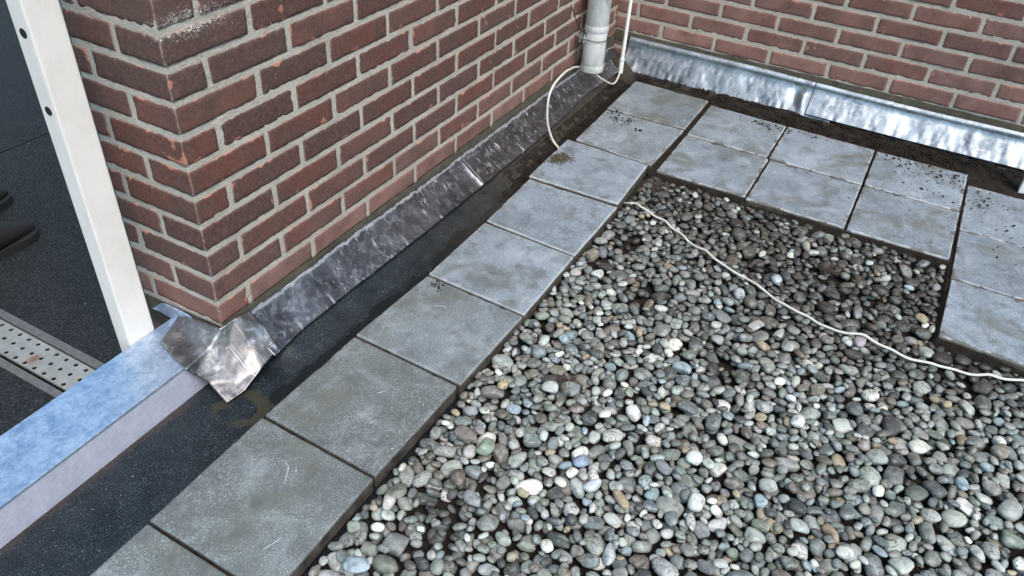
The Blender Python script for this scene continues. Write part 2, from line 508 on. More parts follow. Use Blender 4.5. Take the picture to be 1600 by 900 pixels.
# ------------------------------------------------------------------ mesh helpers
def raw_mesh(name, verts, faces, mats, attrs=None, smooth=True, fmat=None, sizes=None):
    """faces: (n,k) int array, or list of tuples"""
    me = bpy.data.meshes.new(name)
    verts = np.asarray(verts, np.float32)
    if isinstance(faces, np.ndarray):
        k = faces.shape[1]
        me.vertices.add(len(verts))
        me.vertices.foreach_set('co', verts.ravel())
        me.loops.add(faces.size)
        me.loops.foreach_set('vertex_index', faces.ravel().astype(np.int32))
        me.polygons.add(len(faces))
        me.polygons.foreach_set('loop_start', np.arange(0, faces.size, k, dtype=np.int32))
        me.polygons.foreach_set('loop_total', np.full(len(faces), k, np.int32))
        me.update(calc_edges=True)
    else:
        me.from_pydata([tuple(map(float, v)) for v in verts], [], faces)
    me.validate()
    for m in (mats if isinstance(mats, (list, tuple)) else [mats]):
        me.materials.append(m)
    if fmat is not None:
        me.polygons.foreach_set('material_index', np.asarray(fmat, np.int32))
    me.polygons.foreach_set('use_smooth', np.full(len(me.polygons), smooth))
    for k_, v in (attrs or {}).items():
        v = np.asarray(v, np.float32)
        if v.ndim == 2:
            a = me.color_attributes.new(k_, 'FLOAT_COLOR', 'POINT')
            a.data.foreach_set('color', np.hstack([v, np.ones((len(v), 1), np.float32)]).ravel())
        else:
            a = me.attributes.new(k_, 'FLOAT', 'POINT')
            a.data.foreach_set('value', v)
    return me


def link(name, me, parent=None, loc=None):
    o = bpy.data.objects.new(name, me)
    COL.objects.link(o)
    if parent is not None:
        o.parent = parent
        o.location = tuple(-Vector(parent.location)) if loc is None else loc
    elif loc is not None:
        o.location = loc
    return o


def thing(name, label, cat, loc=(0, 0, 0), group=None):
    o = bpy.data.objects.new(name, None)
    o.empty_display_size = 0.05
    COL.objects.link(o)
    o.location = loc
    return tag(o, label, cat, group)


def tag(o, label, cat, group=None, kind=None):
    if label:
        o['label'] = label
    if cat:
        o['category'] = cat
    if group:
        o['group'] = group
    if kind:
        o['kind'] = kind
    return o


def struct(o):
    o['kind'] = 'structure'
    return o


def grid_faces(nu, nv, off=0, flip=False):
    i = np.arange(nu - 1)[:, None]
    j = np.arange(nv - 1)[None, :]
    a = (i * nv + j).ravel() + off
    f = np.stack([a, a + nv, a + nv + 1, a + 1], 1)
    return f[:, ::-1] if flip else f


def box_grid(n):
    """unit box surface, n=(nx,ny,nz) cells. returns verts in [-1,1], quads (unwelded per side, welded later)"""
    V, F = [], []
    off = 0
    for ax in range(3):
        for s in (-1, 1):
            a, b = [(1, 2), (2, 0), (0, 1)][ax]
            u = np.linspace(-1, 1, n[a] + 1)
            v = np.linspace(-1, 1, n[b] + 1)
            P = np.zeros((len(u), len(v), 3))
            P[..., a] = u[:, None]
            P[..., b] = v[None, :]
            P[..., ax] = s
            V.append(P.reshape(-1, 3))
            F.append(grid_faces(len(u), len(v), off, flip=(s < 0)))
            off += len(u) * len(v)
    V = np.vstack(V)
    F = np.vstack(F)
    key = np.round(V * 5000).astype(np.int64)
    _, idx, inv = np.unique(key, axis=0, return_index=True, return_inverse=True)
    inv = inv.ravel()
    return V[idx], inv[F]


def rbox(lo, hi, n, r):
    lo, hi = np.array(lo, float), np.array(hi, float)
    V, F = box_grid(n)
    # push first interior rows to the rounding edge
    h = (hi - lo) / 2
    P = V * h
    q = np.clip(P, -(h - r), h - r)
    d = P - q
    L = np.linalg.norm(d, axis=1, keepdims=True)
    P2 = q + np.where(L > 1e-9, d / np.maximum(L, 1e-9) * r, 0)
    # distance from nearest visible arris in metres (second smallest slack)
    sl = np.sort(h - np.abs(P), axis=1)
    return P2 + (lo + hi) / 2, F, sl[:, 1]


def box(lo, hi, bev=0.002, n=(2, 2, 2)):
    V, F, e = rbox(lo, hi, (max(n[0], 3), max(n[1], 3), max(n[2], 3)), bev)
    return V, F


def merge(parts):
    V, F, off = [], [], 0
    for v, f in parts:
        V.append(v)
        F.append(f + off)
        off += len(v)
    return np.vstack(V), np.vstack(F)


def bevbox(name, lo, hi, mat, parent=None, bev=0.002):
    """box with properly bevelled edges"""
    import bmesh
    bm = bmesh.new()
    bmesh.ops.create_cube(bm, size=1)
    lo, hi = Vector(lo), Vector(hi)
    for v in bm.verts:
        v.co = Vector(((v.co[i] + .5) * (hi[i] - lo[i]) + lo[i] for i in range(3)))
    if bev:
        bmesh.ops.bevel(bm, geom=bm.edges[:], offset=bev, segments=2, affect='EDGES', profile=0.6)
    me = bpy.data.meshes.new(name)
    bm.to_mesh(me)
    bm.free()
    me.materials.append(mat)
    return link(name, me, parent)


def tube_mesh(pts, r, seg=12, caps=True):
    pts = np.array(pts, float)
    n = len(pts)
    r = np.full(n, r) if np.isscalar(r) else np.array(r)
    dd = np.diff(pts, axis=0)
    dd /= np.linalg.norm(dd, axis=1, keepdims=True)
    T = np.vstack([dd[:1], dd[1:] + dd[:-1], dd[-1:]])
    T /= np.linalg.norm(T, axis=1, keepdims=True)
    up = np.array([0, 0, 1.0]) if abs(T[0][2]) < 0.9 else np.array([1.0, 0, 0])
    N = np.cross(T[0], up)
    N /= np.linalg.norm(N)
    V = []
    for i in range(n):
        N = N - T[i] * np.dot(N, T[i])
        N /= np.linalg.norm(N)
        B = np.cross(T[i], N)
        a = np.linspace(0, 2 * np.pi, seg, endpoint=False)
        V.append(pts[i] + r[i] * (np.cos(a)[:, None] * N + np.sin(a)[:, None] * B))
    V = np.vstack(V)
    F = []
    for i in range(n - 1):
        for j in range(seg):
            F.append((i * seg + j, i * seg + (j + 1) % seg, (i + 1) * seg + (j + 1) % seg, (i + 1) * seg + j))
    faces = [tuple(f) for f in F]
    if caps:
        faces.append(tuple(range(seg))[::-1])
        faces.append(tuple(range((n - 1) * seg, n * seg)))
    return V, faces


def spline(P, m=12):
    P = np.array(P, float)
    P2 = np.vstack([2 * P[0] - P[1], P, 2 * P[-1] - P[-2]])
    out = []
    for i in range(1, len(P2) - 2):
        p0, p1, p2, p3 = P2[i - 1:i + 3]
        for t in np.linspace(0, 1, m, endpoint=False):
            out.append(0.5 * ((2 * p1) + (-p0 + p2) * t + (2 * p0 - 5 * p1 + 4 * p2 - p3) * t * t + (-p0 + 3 * p1 - 3 * p2 + p3) * t ** 3))
    out.append(P[-1])
    return np.array(out)


def tube(name, pts, r, mat, parent=None, seg=12, smooth_m=0, caps=True):
    if smooth_m:
        pts = spline(pts, smooth_m)
    pts = np.array(pts, float)
    if caps:      # short end rings keep the cap from bending the side normals
        a_, b_ = pts[1] - pts[0], pts[-1] - pts[-2]
        pts = np.vstack([pts[:1], pts[:1] + a_ * min(.3, 0.0006 / np.linalg.norm(a_)), pts[1:-1], pts[-1:] - b_ * min(.3, 0.0006 / np.linalg.norm(b_)), pts[-1:]])
    V, F = tube_mesh(pts, r, seg, caps)
    return link(name, raw_mesh(name, V, F, mat), parent)


def sheet(name, fn, nu, nv, mat, parent=None, thick=0.0, attrs=True):
    """fn(u,v)->(...,3) on a grid, u,v in 0..1; closed solid if thick>0"""
    u = np.linspace(0, 1, nu)[:, None] * np.ones((1, nv))
    v = np.linspace(0, 1, nv)[None, :] * np.ones((nu, 1))
    P = fn(u, v)
    V = P.reshape(-1, 3)
    F = grid_faces(nu, nv)
    U, W = u.ravel(), v.ravel()
    if thick:
        du = np.gradient(P, axis=0)
        dv = np.gradient(P, axis=1)
        N = np.cross(du, dv)
        N /= np.maximum(np.linalg.norm(N, axis=2, keepdims=True), 1e-9)
        V2 = (P - N * thick).reshape(-1, 3)
        n = len(V)
        V = np.vstack([V, V2])
        F2 = grid_faces(nu, nv, n, flip=True)
        b = [i * nv for i in range(nu)]
        ring = [i * nv for i in range(nu)] + [(nu - 1) * nv + j for j in range(1, nv)] + [i * nv + nv - 1 for i in range(nu - 2, -1, -1)] + [j for j in range(nv - 2, 0, -1)]
        ring = np.array(ring)
        nx = np.roll(ring, -1)
        S = np.stack([nx, ring, ring + n, nx + n], 1)
        F = np.vstack([F, F2, S])
        U = np.concatenate([U, U])
        W = np.concatenate([W, W])
    me = raw_mesh(name, V, F, mat, {'u': U, 'v': W})
    return link(name, me, parent)


def project(P):
    q = (np.asarray(P) - CC) @ CR
    d = -q[..., 2]
    f = 27.88 / 36 * 1600
    return np.stack([800 + f * q[..., 0] / d, 450 - f * q[..., 1] / d, d], -1)


FLOOR = -0.042
YW = 0.1967
XC = 0.441
XB = 2.651
YT = 0.447     # back of the wall

# ------------------------------------------------------------------ ground, roofs
def flat(name, x0, x1, y0, y1, z, mat):
    return struct(link(name, raw_mesh(name, [(x0, y0, z), (x1, y0, z), (x1, y1, z), (x0, y1, z)], [(0, 1, 2, 3)], mat)))


flat("ground", -150, 150, -150, 150, -3.2, M_GROUND)


def roof_fn(u, v):
    x = -0.6 + 3.2 * u
    y = -2.20 + 2.41 * v
    P = np.stack([x, y, np.zeros_like(x)], -1)
    z = FLOOR + 0.0012 * fbm(P, 9) + 0.0016 * np.maximum(0, y) / 0.1
    # welted lap of the upstand felt, rising as a cant against the walls
    t = np.clip((y - 0.045) / 0.12, 0, 1) * np.clip((x - 0.47) / 0.08, 0, 1)
    t = t * t * (3 - 2 * t)
    z = z + t * 0.038
    t2 = np.clip((x - 2.50) / 0.06, 0, 1)
    z = z + t2 * t2 * (3 - 2 * t2) * 0.03
    z = z + 0.0035 * (t + t2) * fbm(P, 22)
    # torch-on lap edge wandering along the foot of the cant
    yl = 0.058 + 0.010 * vnoise(np.stack([x * 5, x * 0, x * 0], -1), 1) + 0.006 * vnoise(np.stack([x * 17, x * 0, x * 0], -1), 1)
    z = z + 0.0030 * np.clip((y - yl) / 0.003, 0, 1) * (x > 0.50)
    return np.stack([x, y, z], -1)


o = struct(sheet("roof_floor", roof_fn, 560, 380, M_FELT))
for i, (x0, x1, y0, y1) in enumerate([(-6, -0.6, -6, 0.205), (-0.6, 2.7, -6, -2.20)]):
    flat("roof_floor", x0, x1, y0, y1, FLOOR - 0.001, M_FELT)

# terrace floor behind the threshold, with its open joints, left free over the drain
ter = []
jx = 0.004
X0, X1 = -4.0, 6.0
rows = [(0.30, 1.664), (1.668, 2.886), (2.890, 4.2), (4.204, 5.4)]
V = []
F = []
for (a, b) in rows:
    segs = [(X0, 0.209), (0.346, X1)] if a < 0.5 else [(X0, X1)]
    for (c, d) in segs:
        v, f = rbox((c, a, -0.16), (d, b, -0.12), (6, 6, 3), 0.003)[:2]
        ter.append((v, f))
V, F = merge(ter)
struct(link("terrace_floor", raw_mesh("terrace_floor", V, F, M_TERR, smooth=False)))
flat("terrace_underlay", X0, X1, 0.30, 5.4, -0.19, M_HOLE)

# ------------------------------------------------------------------ brick walls
HC = 0.0658
BH = 0.0545


def make_brick(lo, hi, fine, seed, low):
    L = np.array(hi) - np.array(lo)
    step = 0.008 if fine else 0.06
    n = [int(max(3, round(l / step))) for l in L]
    if fine:
        n = [min(x, 26) for x in n]
    V, F, e = rbox(lo, hi, n, 0.0030)
    if fine:
        c = (np.array(lo) + np.array(hi)) / 2
        dv = np.stack([fbm(V, 70, seed * 50), fbm(V, 70, seed * 50 + 31), fbm(V, 80, seed * 50 + 71)], 1)
        amp = 0.0006 + 0.0013 * np.exp(-e / 0.004)
        V = V + dv * amp[:, None]
        V = V + (np.random.default_rng(int(seed * 1e6)).random(3) - 0.5) * 0.0018
    n_ = len(V)
    return V, F, {'edge': e / 0.05, 'seed': np.full(n_, seed), 'low': np.full(n_, low)}


def build_wall(root, bricks, name='brickwork'):
    Vs, Fs, A, off = [], [], {'edge': [], 'seed': [], 'low': []}, 0
    for b in bricks:
        V, F, a = make_brick(*b)
        Vs.append(V)
        Fs.append(F + off)
        off += len(V)
        for k in A:
            A[k].append(a[k])
    me = raw_mesh(name, np.vstack(Vs), np.vstack(Fs), M_BRICK, {k: np.concatenate(v) for k, v in A.items()})
    return link(name, me, root)


NC = 41
D = 0.035
wall = thing("brick_wall", "dark purple-brown brick wall with an outer corner, running back behind the paved strip", "brick wall", (XC, YW, FLOOR))
bl = []
Z0 = 0.0817
for k in range(-2, NC):
    z0 = Z0 + k * HC + (HC - BH) / 2
    z1 = z0 + BH
    fine = k < 13
    even = (k % 2 == 0)
    j = 0.5314 if even else 0.6524
    low = {-2: .8, -1: .8, 0: 0.55, 1: 0.22, 2: 0.1}.get(k, 0.03)
    g = 0.0058
    yj = 0.400 if even else 0.314
    s = rnd.random()
    bl.append(((XC, YW, z0), (j - g, yj - g, z1), fine, s, low * .8))
    bl.append(((XC, yj + g, z0), (XC + D + 0.05, YT, z1), fine, rnd.random(), low + .12))
    x = j
    while x < XB + 0.1:
        x2 = x + 0.22 + (rnd.random() - .5) * 0.004
        if x + g < XB:
            xe = min(x2 - g, XB + 0.02)
            far = min(1, max(0, (x - 1.5) / 1.2)) * 0.25
            bl.append(((x + g, YW, z0 + (rnd.random() - .5) * .0015), (xe, YW + D, z1 + (rnd.random() - .5) * .0015), fine, rnd.random(), min(1, low * (0.75 + rnd.random() * .5) + far)))
        x = x2
build_wall(wall, bl)
mo = 0.0017
bevbox("mortar", (XC + mo, YW + mo, FLOOR - .05), (XB + 0.25, YT - mo, Z0 + NC * HC), M_MORT, wall, 0.003)


def fil_long(u, v):
    x = XC - 0.002 + (XB - XC) * u
    zt = Z0 + 0.0115 + 0.002 * vnoise(np.stack([x * 20, x * 0, x * 0], -1), 1)
    zb = 0.048
    z = zt + (zb - zt) * v
    y = YW - 0.0025 - 0.004 * np.sin(0.2 + v * 1.7) + 0.0012 * fbm(np.stack([x, z, x * 0], -1), 50)
    return np.stack([x, y, z], -1)


sheet("mortar_fillet", fil_long, 400, 10, M_FIL, wall)


def fil_short(u, v):
    y = YW - 0.004 + (YT - YW) * u
    zt = Z0 + 0.004 - 0.01 * u
    zb = 0.0
    z = zt + (zb - zt) * v
    x = XC - 0.002 - 0.003 * np.sin(v * 1.9) + 0.001 * fbm(np.stack([y, z, y * 0], -1), 50)
    return np.stack([x, y, z], -1)


sheet("mortar_fillet", fil_short, 60, 10, M_FIL, wall)
bevbox("coping", (XC - 0.03, YW - 0.03, Z0 + NC * HC), (XB + 0.3, YT + 0.03, Z0 + NC * HC + 0.05), M_FRAME, wall, 0.005)

bwall = thing("brick_wall", "paler dusty red brick wall across the back, above the bright lead sheets", "brick wall", (XB, -0.8, FLOOR))
bl = []
ZB = 0.117
YE = -3.2
for k in range(-2, NC):
    z0 = ZB + k * HC + (HC - BH) / 2
    z1 = z0 + BH
    fine = k < 8
    j = -0.002 if k % 2 == 0 else -0.1124
    low = {-2: .9, -1: .9, 0: 0.75, 1: 0.55, 2: 0.50}.get(k, 0.45)
    g = 0.0058
    y = j + 0.44
    while y > YE:
        y2 = y - 0.22 + (rnd.random() - .5) * .004
        a, b = y2 + g, min(y - g, YW + 0.02)
        f2 = fine and y > -1.7
        if b > a + 0.01:
            bl.append(((XB, a, z0 + (rnd.random() - .5) * .0015), (XB + D, b, z1 + (rnd.random() - .5) * .0015), f2, rnd.random(), min(1, low * (0.7 + rnd.random() * .6))))
        y = y2
build_wall(bwall, bl)
bevbox("mortar", (XB + mo, YE, FLOOR - .05), (XB + 0.22, YW + mo, ZB + NC * HC), M_MORT, bwall, 0.003)


def fil_back(u, v):
    y = YW - 0.006 + (YE - YW) * u
    zt = ZB + 0.002 + 0.002 * vnoise(np.stack([y * 20, y * 0, y * 0], -1), 1)
    z = zt + (0.075 - zt) * v
    x = XB - 0.002 - 0.004 * np.sin(v * 1.9) + 0.0012 * fbm(np.stack([y, z, y * 0], -1), 50)
    return np.stack([x, y, z], -1)


sheet("mortar_fillet", fil_back, 500, 8, M_FIL, bwall)
bevbox("coping", (XB - 0.03, YE, ZB + NC * HC), (XB + 0.25, YW - 0.04, ZB + NC * HC + 0.05), M_FRAME, bwall, 0.005)

# ------------------------------------------------------------------ lead sheets
GL = "lead flashing sheets dressed along the foot of the walls"


def lead_long(x0, x1, lift_end, seed, curl=0.0):
    def fn(u, v):
        x = x0 + (x1 - x0) * u
        n1 = vnoise(np.stack([x * 2.3, x * 0 + seed, x * 0], -1), 1)
        zt = np.interp(x, [0.43, 0.5, 0.64, 0.85, 1.2, 1.7, 2.3, 2.65], [0.084, 0.081, 0.074, 0.077, 0.070, 0.071, 0.063, 0.058]) + 0.002 * n1
        yb = np.interp(x, [0.42, 0.6, 1.0, 1.5, 1.9, 2.2, 2.6], [0.098, 0.117, 0.108, 0.101, 0.104, 0.122, 0.104]) + 0.002 * vnoise(np.stack([x * 9, x * 0 + seed, x * 0], -1), 1)
        zb = -0.002 + 0.001 * n1
        # roll at the top into the joint, then a slightly hollow slope
        s = v
        y = 0.1895 + (yb - 0.1895) * (0.72 * s ** 1.35 + 0.28 * s)
        z = zt + (zb - zt) * (s ** 0.9)
        P = np.stack([x, y, z], -1)
        bell = np.sin(np.pi * np.clip(s, 0, 1))
        d = 0.0022 * vnoise(P, 9, seed) * (0.35 + bell) + 0.0011 * vnoise(P * np.array([1, 0.3, 0.3]), 45, seed) * bell * s
        d = d + curl * np.clip((u - 0.975) / 0.025, 0, 1) ** 2 * (0.5 + 0.5 * s) + lift_end
        return P + d[..., None] * np.array([0, -0.6, 0.8])
    return fn


o = sheet("lead_sheet", lead_long(0.492, 1.418, 0.0022, 4, 0.008), 300, 30, M_LEAD, None, 0.0016)
tag(o, "dark scuffed lead sheet along the long wall from the corner piece to the curled seam", "lead flashing", GL)
tt = np.linspace(0.03, 0.97, 24)
ffn = lead_long(0.492, 1.418, 0.0022, 4, 0.006)
ed_ = ffn(np.ones((1, 24)), tt[None, :])[0]
ed_ = ed_ + np.array([0.0, -0.35, 0.8]) * 0.0035 + np.c_[0.007 * np.sin(tt * 3.1), np.zeros(24), np.zeros(24)]
tube("folded_edge", ed_, 0.0011, M_LEADC, None, 8)
bpy.data.objects["folded_edge"].parent = o
o = sheet("lead_sheet", lead_long(1.395, 2.630, 0.0, 9), 360, 30, M_LEAD, None, 0.0016)
tag(o, "dark combed lead sheet along the long wall, passing behind the downpipe", "lead flashing", GL)


def lead_back(y0, y1, lift, seed, zb_=-0.004):
    def fn(u, v):
        y = y0 + (y1 - y0) * u
        ztp = np.interp(-y, [-0.12, 0.4, 0.77, 1.05, 1.5], [0.104, 0.104, 0.096, 0.094, 0.098])
        xb = 2.572 + 0.002 * vnoise(np.stack([y * 6, y * 0 + seed, y * 0], -1), 1)
        s = v
        x = 2.6455 - (2.6455 - xb) * (0.55 * s ** 1.5 + 0.45 * s)
        z = ztp + (zb_ - ztp) * s ** 0.92
        P = np.stack([x, y, z], -1)
        # rolled bead at the top, hollow under it, then a beaten belly
        d = 0.0050 * np.exp(-((s - 0.10) / 0.06) ** 2) - 0.0030 * np.exp(-((s - 0.30) / 0.13) ** 2)
        w = np.stack([y, z * 0.45, y * 0], -1)
        d = d + 0.0034 * vnoise(w, 12, seed) * np.sin(np.pi * np.clip(s * 0.9 + 0.1, 0, 1)) + 0.0009 * vnoise(w, 42, seed + 3) * s
        d = d + 0.0019 * vnoise(np.stack([y + 0.15 * z, z * 0.30, y * 0], -1), 24, seed + 5) * np.clip(s * 1.3 - 0.15, 0, 1) + 0.0012 * vnoise(np.stack([y, z * 0.5, y * 0], -1), 70, seed + 6) * s
        # creases
        for yc, wd, a in ((-0.60, 0.020, -0.006), (-0.632, 0.010, 0.003), (-1.23, 0.014, 0.0045)):
            yy = yc + 0.02 * np.sin(3 * s)
            d = d + a * np.exp(-((y - yy) / wd) ** 2) * np.sin(np.pi * np.clip(s, 0.05, 0.97))
        d = d + lift
        return P + d[..., None] * np.array([-0.85, 0, 0.5])
    return fn


o = sheet("lead_sheet", lead_back(0.122, -0.735, 0.0, 2, -0.013), 300, 36, M_LEADB, None, 0.0016)
tag(o, "bright dented lead sheet on the back wall beside the inner corner and thin conduit", "lead flashing", GL)
o = sheet("lead_sheet", lead_back(-0.640, -3.1, 0.0030, 6), 600, 36, M_LEADB, None, 0.0016)
tag(o, "long bright rippled lead sheet on the back wall, lapped over its neighbour at the crease", "lead flashing", GL)

# worked lead piece round the outer corner and over the end of the threshold: control net -> subdivided
cn = {
    'A': (0.4345, 0.322, 0.070), 'A2': (0.4345, 0.262, 0.079), 'B': (0.431, 0.1890, 0.090), 'B2': (0.470, 0.1850, 0.093), 'C': (0.512, 0.1840, 0.087),
    'D': (0.350, 0.295, 0.0570), 'D2': (0.395, 0.262, 0.0565), 'V': (0.390, 0.193, 0.0580), 'W': (0.372, 0.205, 0.0565),
    'E': (0.332, 0.236, 0.0565), 'F': (0.323, 0.190, 0.0530),
    'R1': (0.430, 0.175, 0.050), 'G': (0.352, 0.166, 0.000), 'G0': (0.338, 0.183, 0.025), 'H': (0.346, 0.113, -0.027), 'I': (0.392, 0.104, -0.022),
    'R2': (0.398, 0.130, -0.012), 'J': (0.448, 0.104, 0.000), 'K': (0.515, 0.110, 0.006), 'N': (0.385, 0.160, 0.018), 'Q': (0.468, 0.146, 0.036), 'S': (0.520, 0.150, 0.049),
}
keys = list(cn)
ix = {k: i for i, k in enumerate(keys)}
tri = ["A D D2", "A D2 A2", "A2 D2 W", "A2 W V", "A2 V B", "D E W", "D W D2", "E F W", "F V W", "B V R1", "F G0 V", "G0 N V", "G0 G N", "V N R1",
       "G H R2", "G R2 N", "N R2 R1", "H I R2", "R2 I J", "R1 R2 Q", "R2 J Q", "J K Q", "B R1 B2", "R1 Q B2", "B2 Q S", "B2 S C", "Q K S"]
tris = []
for t in tri:
    a, b, c = [ix[q] for q in t.split()]
    pa, pb, pc = [np.array(cn[keys[i]]) for i in (a, b, c)]
    nrm = np.cross(pb - pa, pc - pa)
    if np.dot(nrm, np.array([-0.5, -0.7, 0.7])) < 0:
        b, c = c, b
    tris.append((a, b, c))
import bmesh
bm = bmesh.new()
bv = [bm.verts.new(cn[k]) for k in keys]
for t in tris:
    bm.faces.new([bv[i] for i in t])
for _ in range(1):
    bmesh.ops.subdivide_edges(bm, edges=bm.edges[:], cuts=9, use_grid_fill=True)
bmesh.ops.triangulate(bm, faces=bm.faces[:])
for _ in range(3):
    bmesh.ops.smooth_vert(bm, verts=[v for v in bm.verts if not v.is_boundary], factor=0.5, use_axis_x=True, use_axis_y=True, use_axis_z=True)
bm.normal_update()
pv = np.array([v.co[:] for v in bm.verts])
nv_ = np.array([v.normal[:] for v in bm.verts])
rg_ = 1 - np.abs(fbm(pv, 26, 5, 2)) * 2
dsp = 0.0016 * fbm(pv, 30, 3) + 0.0018 * rg_ ** 3 * 0.6 + 0.0006 * vnoise(pv, 110, 8)
for v, d, n in zip(bm.verts, dsp, nv_):
    v.co += Vector(n) * float(d)
me = bpy.data.meshes.new("lead_corner")
bm.to_mesh(me)
bm.free()
me.materials.append(M_LEADC)
for nm, val in (('u', 0.5), ('v', 0.5)):
    a = me.attributes.new(nm, 'FLOAT', 'POINT')
    co = np.array([v.co[:] for v in me.vertices])
    a.data.foreach_set('value', (co[:, 0] * 3 if nm == 'u' else 0.3 + 0 * co[:, 0]).astype(np.float32))
me.polygons.foreach_set('use_smooth', np.full(len(me.polygons), True))
o = link("lead_corner", me)
sm = o.modifiers.new("thickness", 'SOLIDIFY')
sm.thickness = 0.0018
sm.offset = -1
tag(o, "crumpled shiny lead piece folded round the outer wall corner over the metal threshold end", "lead flashing", GL)

# ------------------------------------------------------------------ threshold (zinc clad)
th = thing("door_threshold", "blue-grey metal clad threshold running out of the lower left of the picture", "threshold", (-0.2, 0.27, FLOOR))
bevbox("top_cladding", (-3.0, 0.1975, 0.046), (0.434, 0.345, 0.052), M_ZINC, th, 0.0015)
bevbox("front_cladding", (-3.0, 0.2000, FLOOR + 0.004), (0.425, 0.2030, 0.0455), M_ZINCF, th, 0.0006)
bevbox("core", (-3.0, 0.2050, -0.15), (0.430, 0.343, 0.0455), M_FRAME, th, 0.001)


def upst(u, v):
    y = 0.268 + 0.145 * u
    zt = 0.072 + 0.012 * np.sin(np.pi * np.clip(u, 0, 1)) - 0.03 * np.clip((u - .6) / .4, 0, 1) ** 2
    z = 0.050 + (zt - 0.050) * v
    x = 0.434 - 0.006 * (1 - v) + 0.0012 * np.sin(9 * u)
    return np.stack([x, y, z], -1)


sheet("end_upstand", upst, 24, 8, M_ZINC, th, 0.0012)

# ------------------------------------------------------------------ posts
p1 = thing("door_post", "tall white powder coated post standing beside the brick corner, with two round holes", "post", (0.346, 0.366, -0.12))
bevbox("upright", (0.3135, 0.3462, -0.119), (0.3795, 0.388, 2.5), M_POST, p1, 0.0035)
for z in (0.741, 0.601, 0.46 - 1.9 + 2.5, 1.3):
    V, F = tube_mesh([(0.3128, 0.3665, z), (0.3138, 0.3665, z)], 0.0086, 24)
    link("screw_hole", raw_mesh("screw_hole", V, F, M_HOLE, smooth=False), p1)
bevbox("foot_plate", (0.305, 0.3475, -0.1195), (0.388, 0.41, -0.114), M_STEEL, p1, 0.001)

p2 = thing("fence_post", "white square post standing behind the slabs at the right edge of the picture", "post", (2.42, -1.40, FLOOR))
bevbox("upright", (2.405, -1.420, FLOOR - .001), (2.437, -1.388, 1.1), M_POSTR, p2, 0.003)
bevbox("foot_plate", (2.392, -1.433, FLOOR - .001), (2.450, -1.375, FLOOR + 0.004), M_STEEL, p2, 0.001)
bevbox("post_cap", (2.402, -1.423, 1.1005), (2.440, -1.385, 1.108), M_BLACK, p2, 0.002)

# ------------------------------------------------------------------ drain
dr = thing("channel_drain", "stainless drain channel with a perforated cover and a rust spot, sunk in the black floor", "drain", (0.28, 1.0, -0.12))
YD0, YD1 = 0.35, 2.4
bevbox("frame_rail", (0.3225, YD0, -0.165), (0.3445, YD1, -0.1175), M_FRAME, dr, 0.002)
bevbox("frame_rail", (0.2105, YD0, -0.165), (0.2300, YD1, -0.1175), M_FRAME, dr, 0.002)
bevbox("channel_base", (0.2365, YD0, -0.1895), (0.3195, YD1, -0.180), M_HOLE, dr, 0.001)
cells_V, cells_F = [], []
off = 0
pit = 0.0345
W0 = [(0.2625, 0.2425, 0.758, 0.233 + .0075), (0.2915, 0.2625, 0.808, 0), (0.3165, 0.2915, 0.858, 0)]
strips = [(0.2420, 0.2628, 0.248, 0.758), (0.2628, 0.2920, 0.2775, 0.808), (0.2920, 0.3150, 0.306, 0.858)]
K = 16
for (xa, xb, xc_, ph) in strips:
    n0 = math.ceil((YD0 - ph) / pit + 0.5)
    n1 = math.floor((YD1 - ph) / pit - 0.5)
    for q in range(n0, n1 + 1):
        yc = ph + q * pit
        ya, yb_ = yc - pit / 2, yc + pit / 2
        ang = np.arange(K) / K * 2 * np.pi + np.pi / K
        inner = np.stack([xc_ + 0.0056 * np.cos(ang), yc + 0.0056 * np.sin(ang)], 1)
        outer = []
        for a in ang:
            c, s = math.cos(a), math.sin(a)
            tx = ((xb - xc_) / c if c > 0 else (xa - xc_) / c) if abs(c) > 1e-6 else 9
            ty = ((yb_ - yc) / s if s > 0 else (ya - yc) / s) if abs(s) > 1e-6 else 9
            t = min(tx, ty)
            outer.append((xc_ + c * t, yc + s * t))
        outer = np.array(outer)
        # snap nearest samples to corners so that neighbours meet
        for cx_, cy_ in ((xa, ya), (xa, yb_), (xb, ya), (xb, yb_)):
            i = np.argmin((outer[:, 0] - cx_) ** 2 + (outer[:, 1] - cy_) ** 2)
            outer[i] = (cx_, cy_)
        zt, zl = -0.1185, -0.1215
        V = np.vstack([np.c_[outer, np.full(K, zt)], np.c_[inner, np.full(K, zt)], np.c_[inner, np.full(K, zl)]])
        i = np.arange(K)
        nx = (i + 1) % K
        F = np.vstack([np.stack([i, nx, nx + K, i + K], 1), np.stack([i + K, nx + K, nx + 2 * K, i + 2 * K], 1)])
        cells_V.append(V)
        cells_F.append(F + off)
        off += len(V)
link("perforated_cover", raw_mesh("perforated_cover", np.vstack(cells_V), np.vstack(cells_F), M_GRATE, smooth=False), dr)
for xa, xb in ((0.2385, 0.2420), (0.3150, 0.3175)):
    bevbox("cover_lip", (xa, YD0, -0.1260), (xb, YD1, -0.1175), M_GRATE, dr, 0.001)

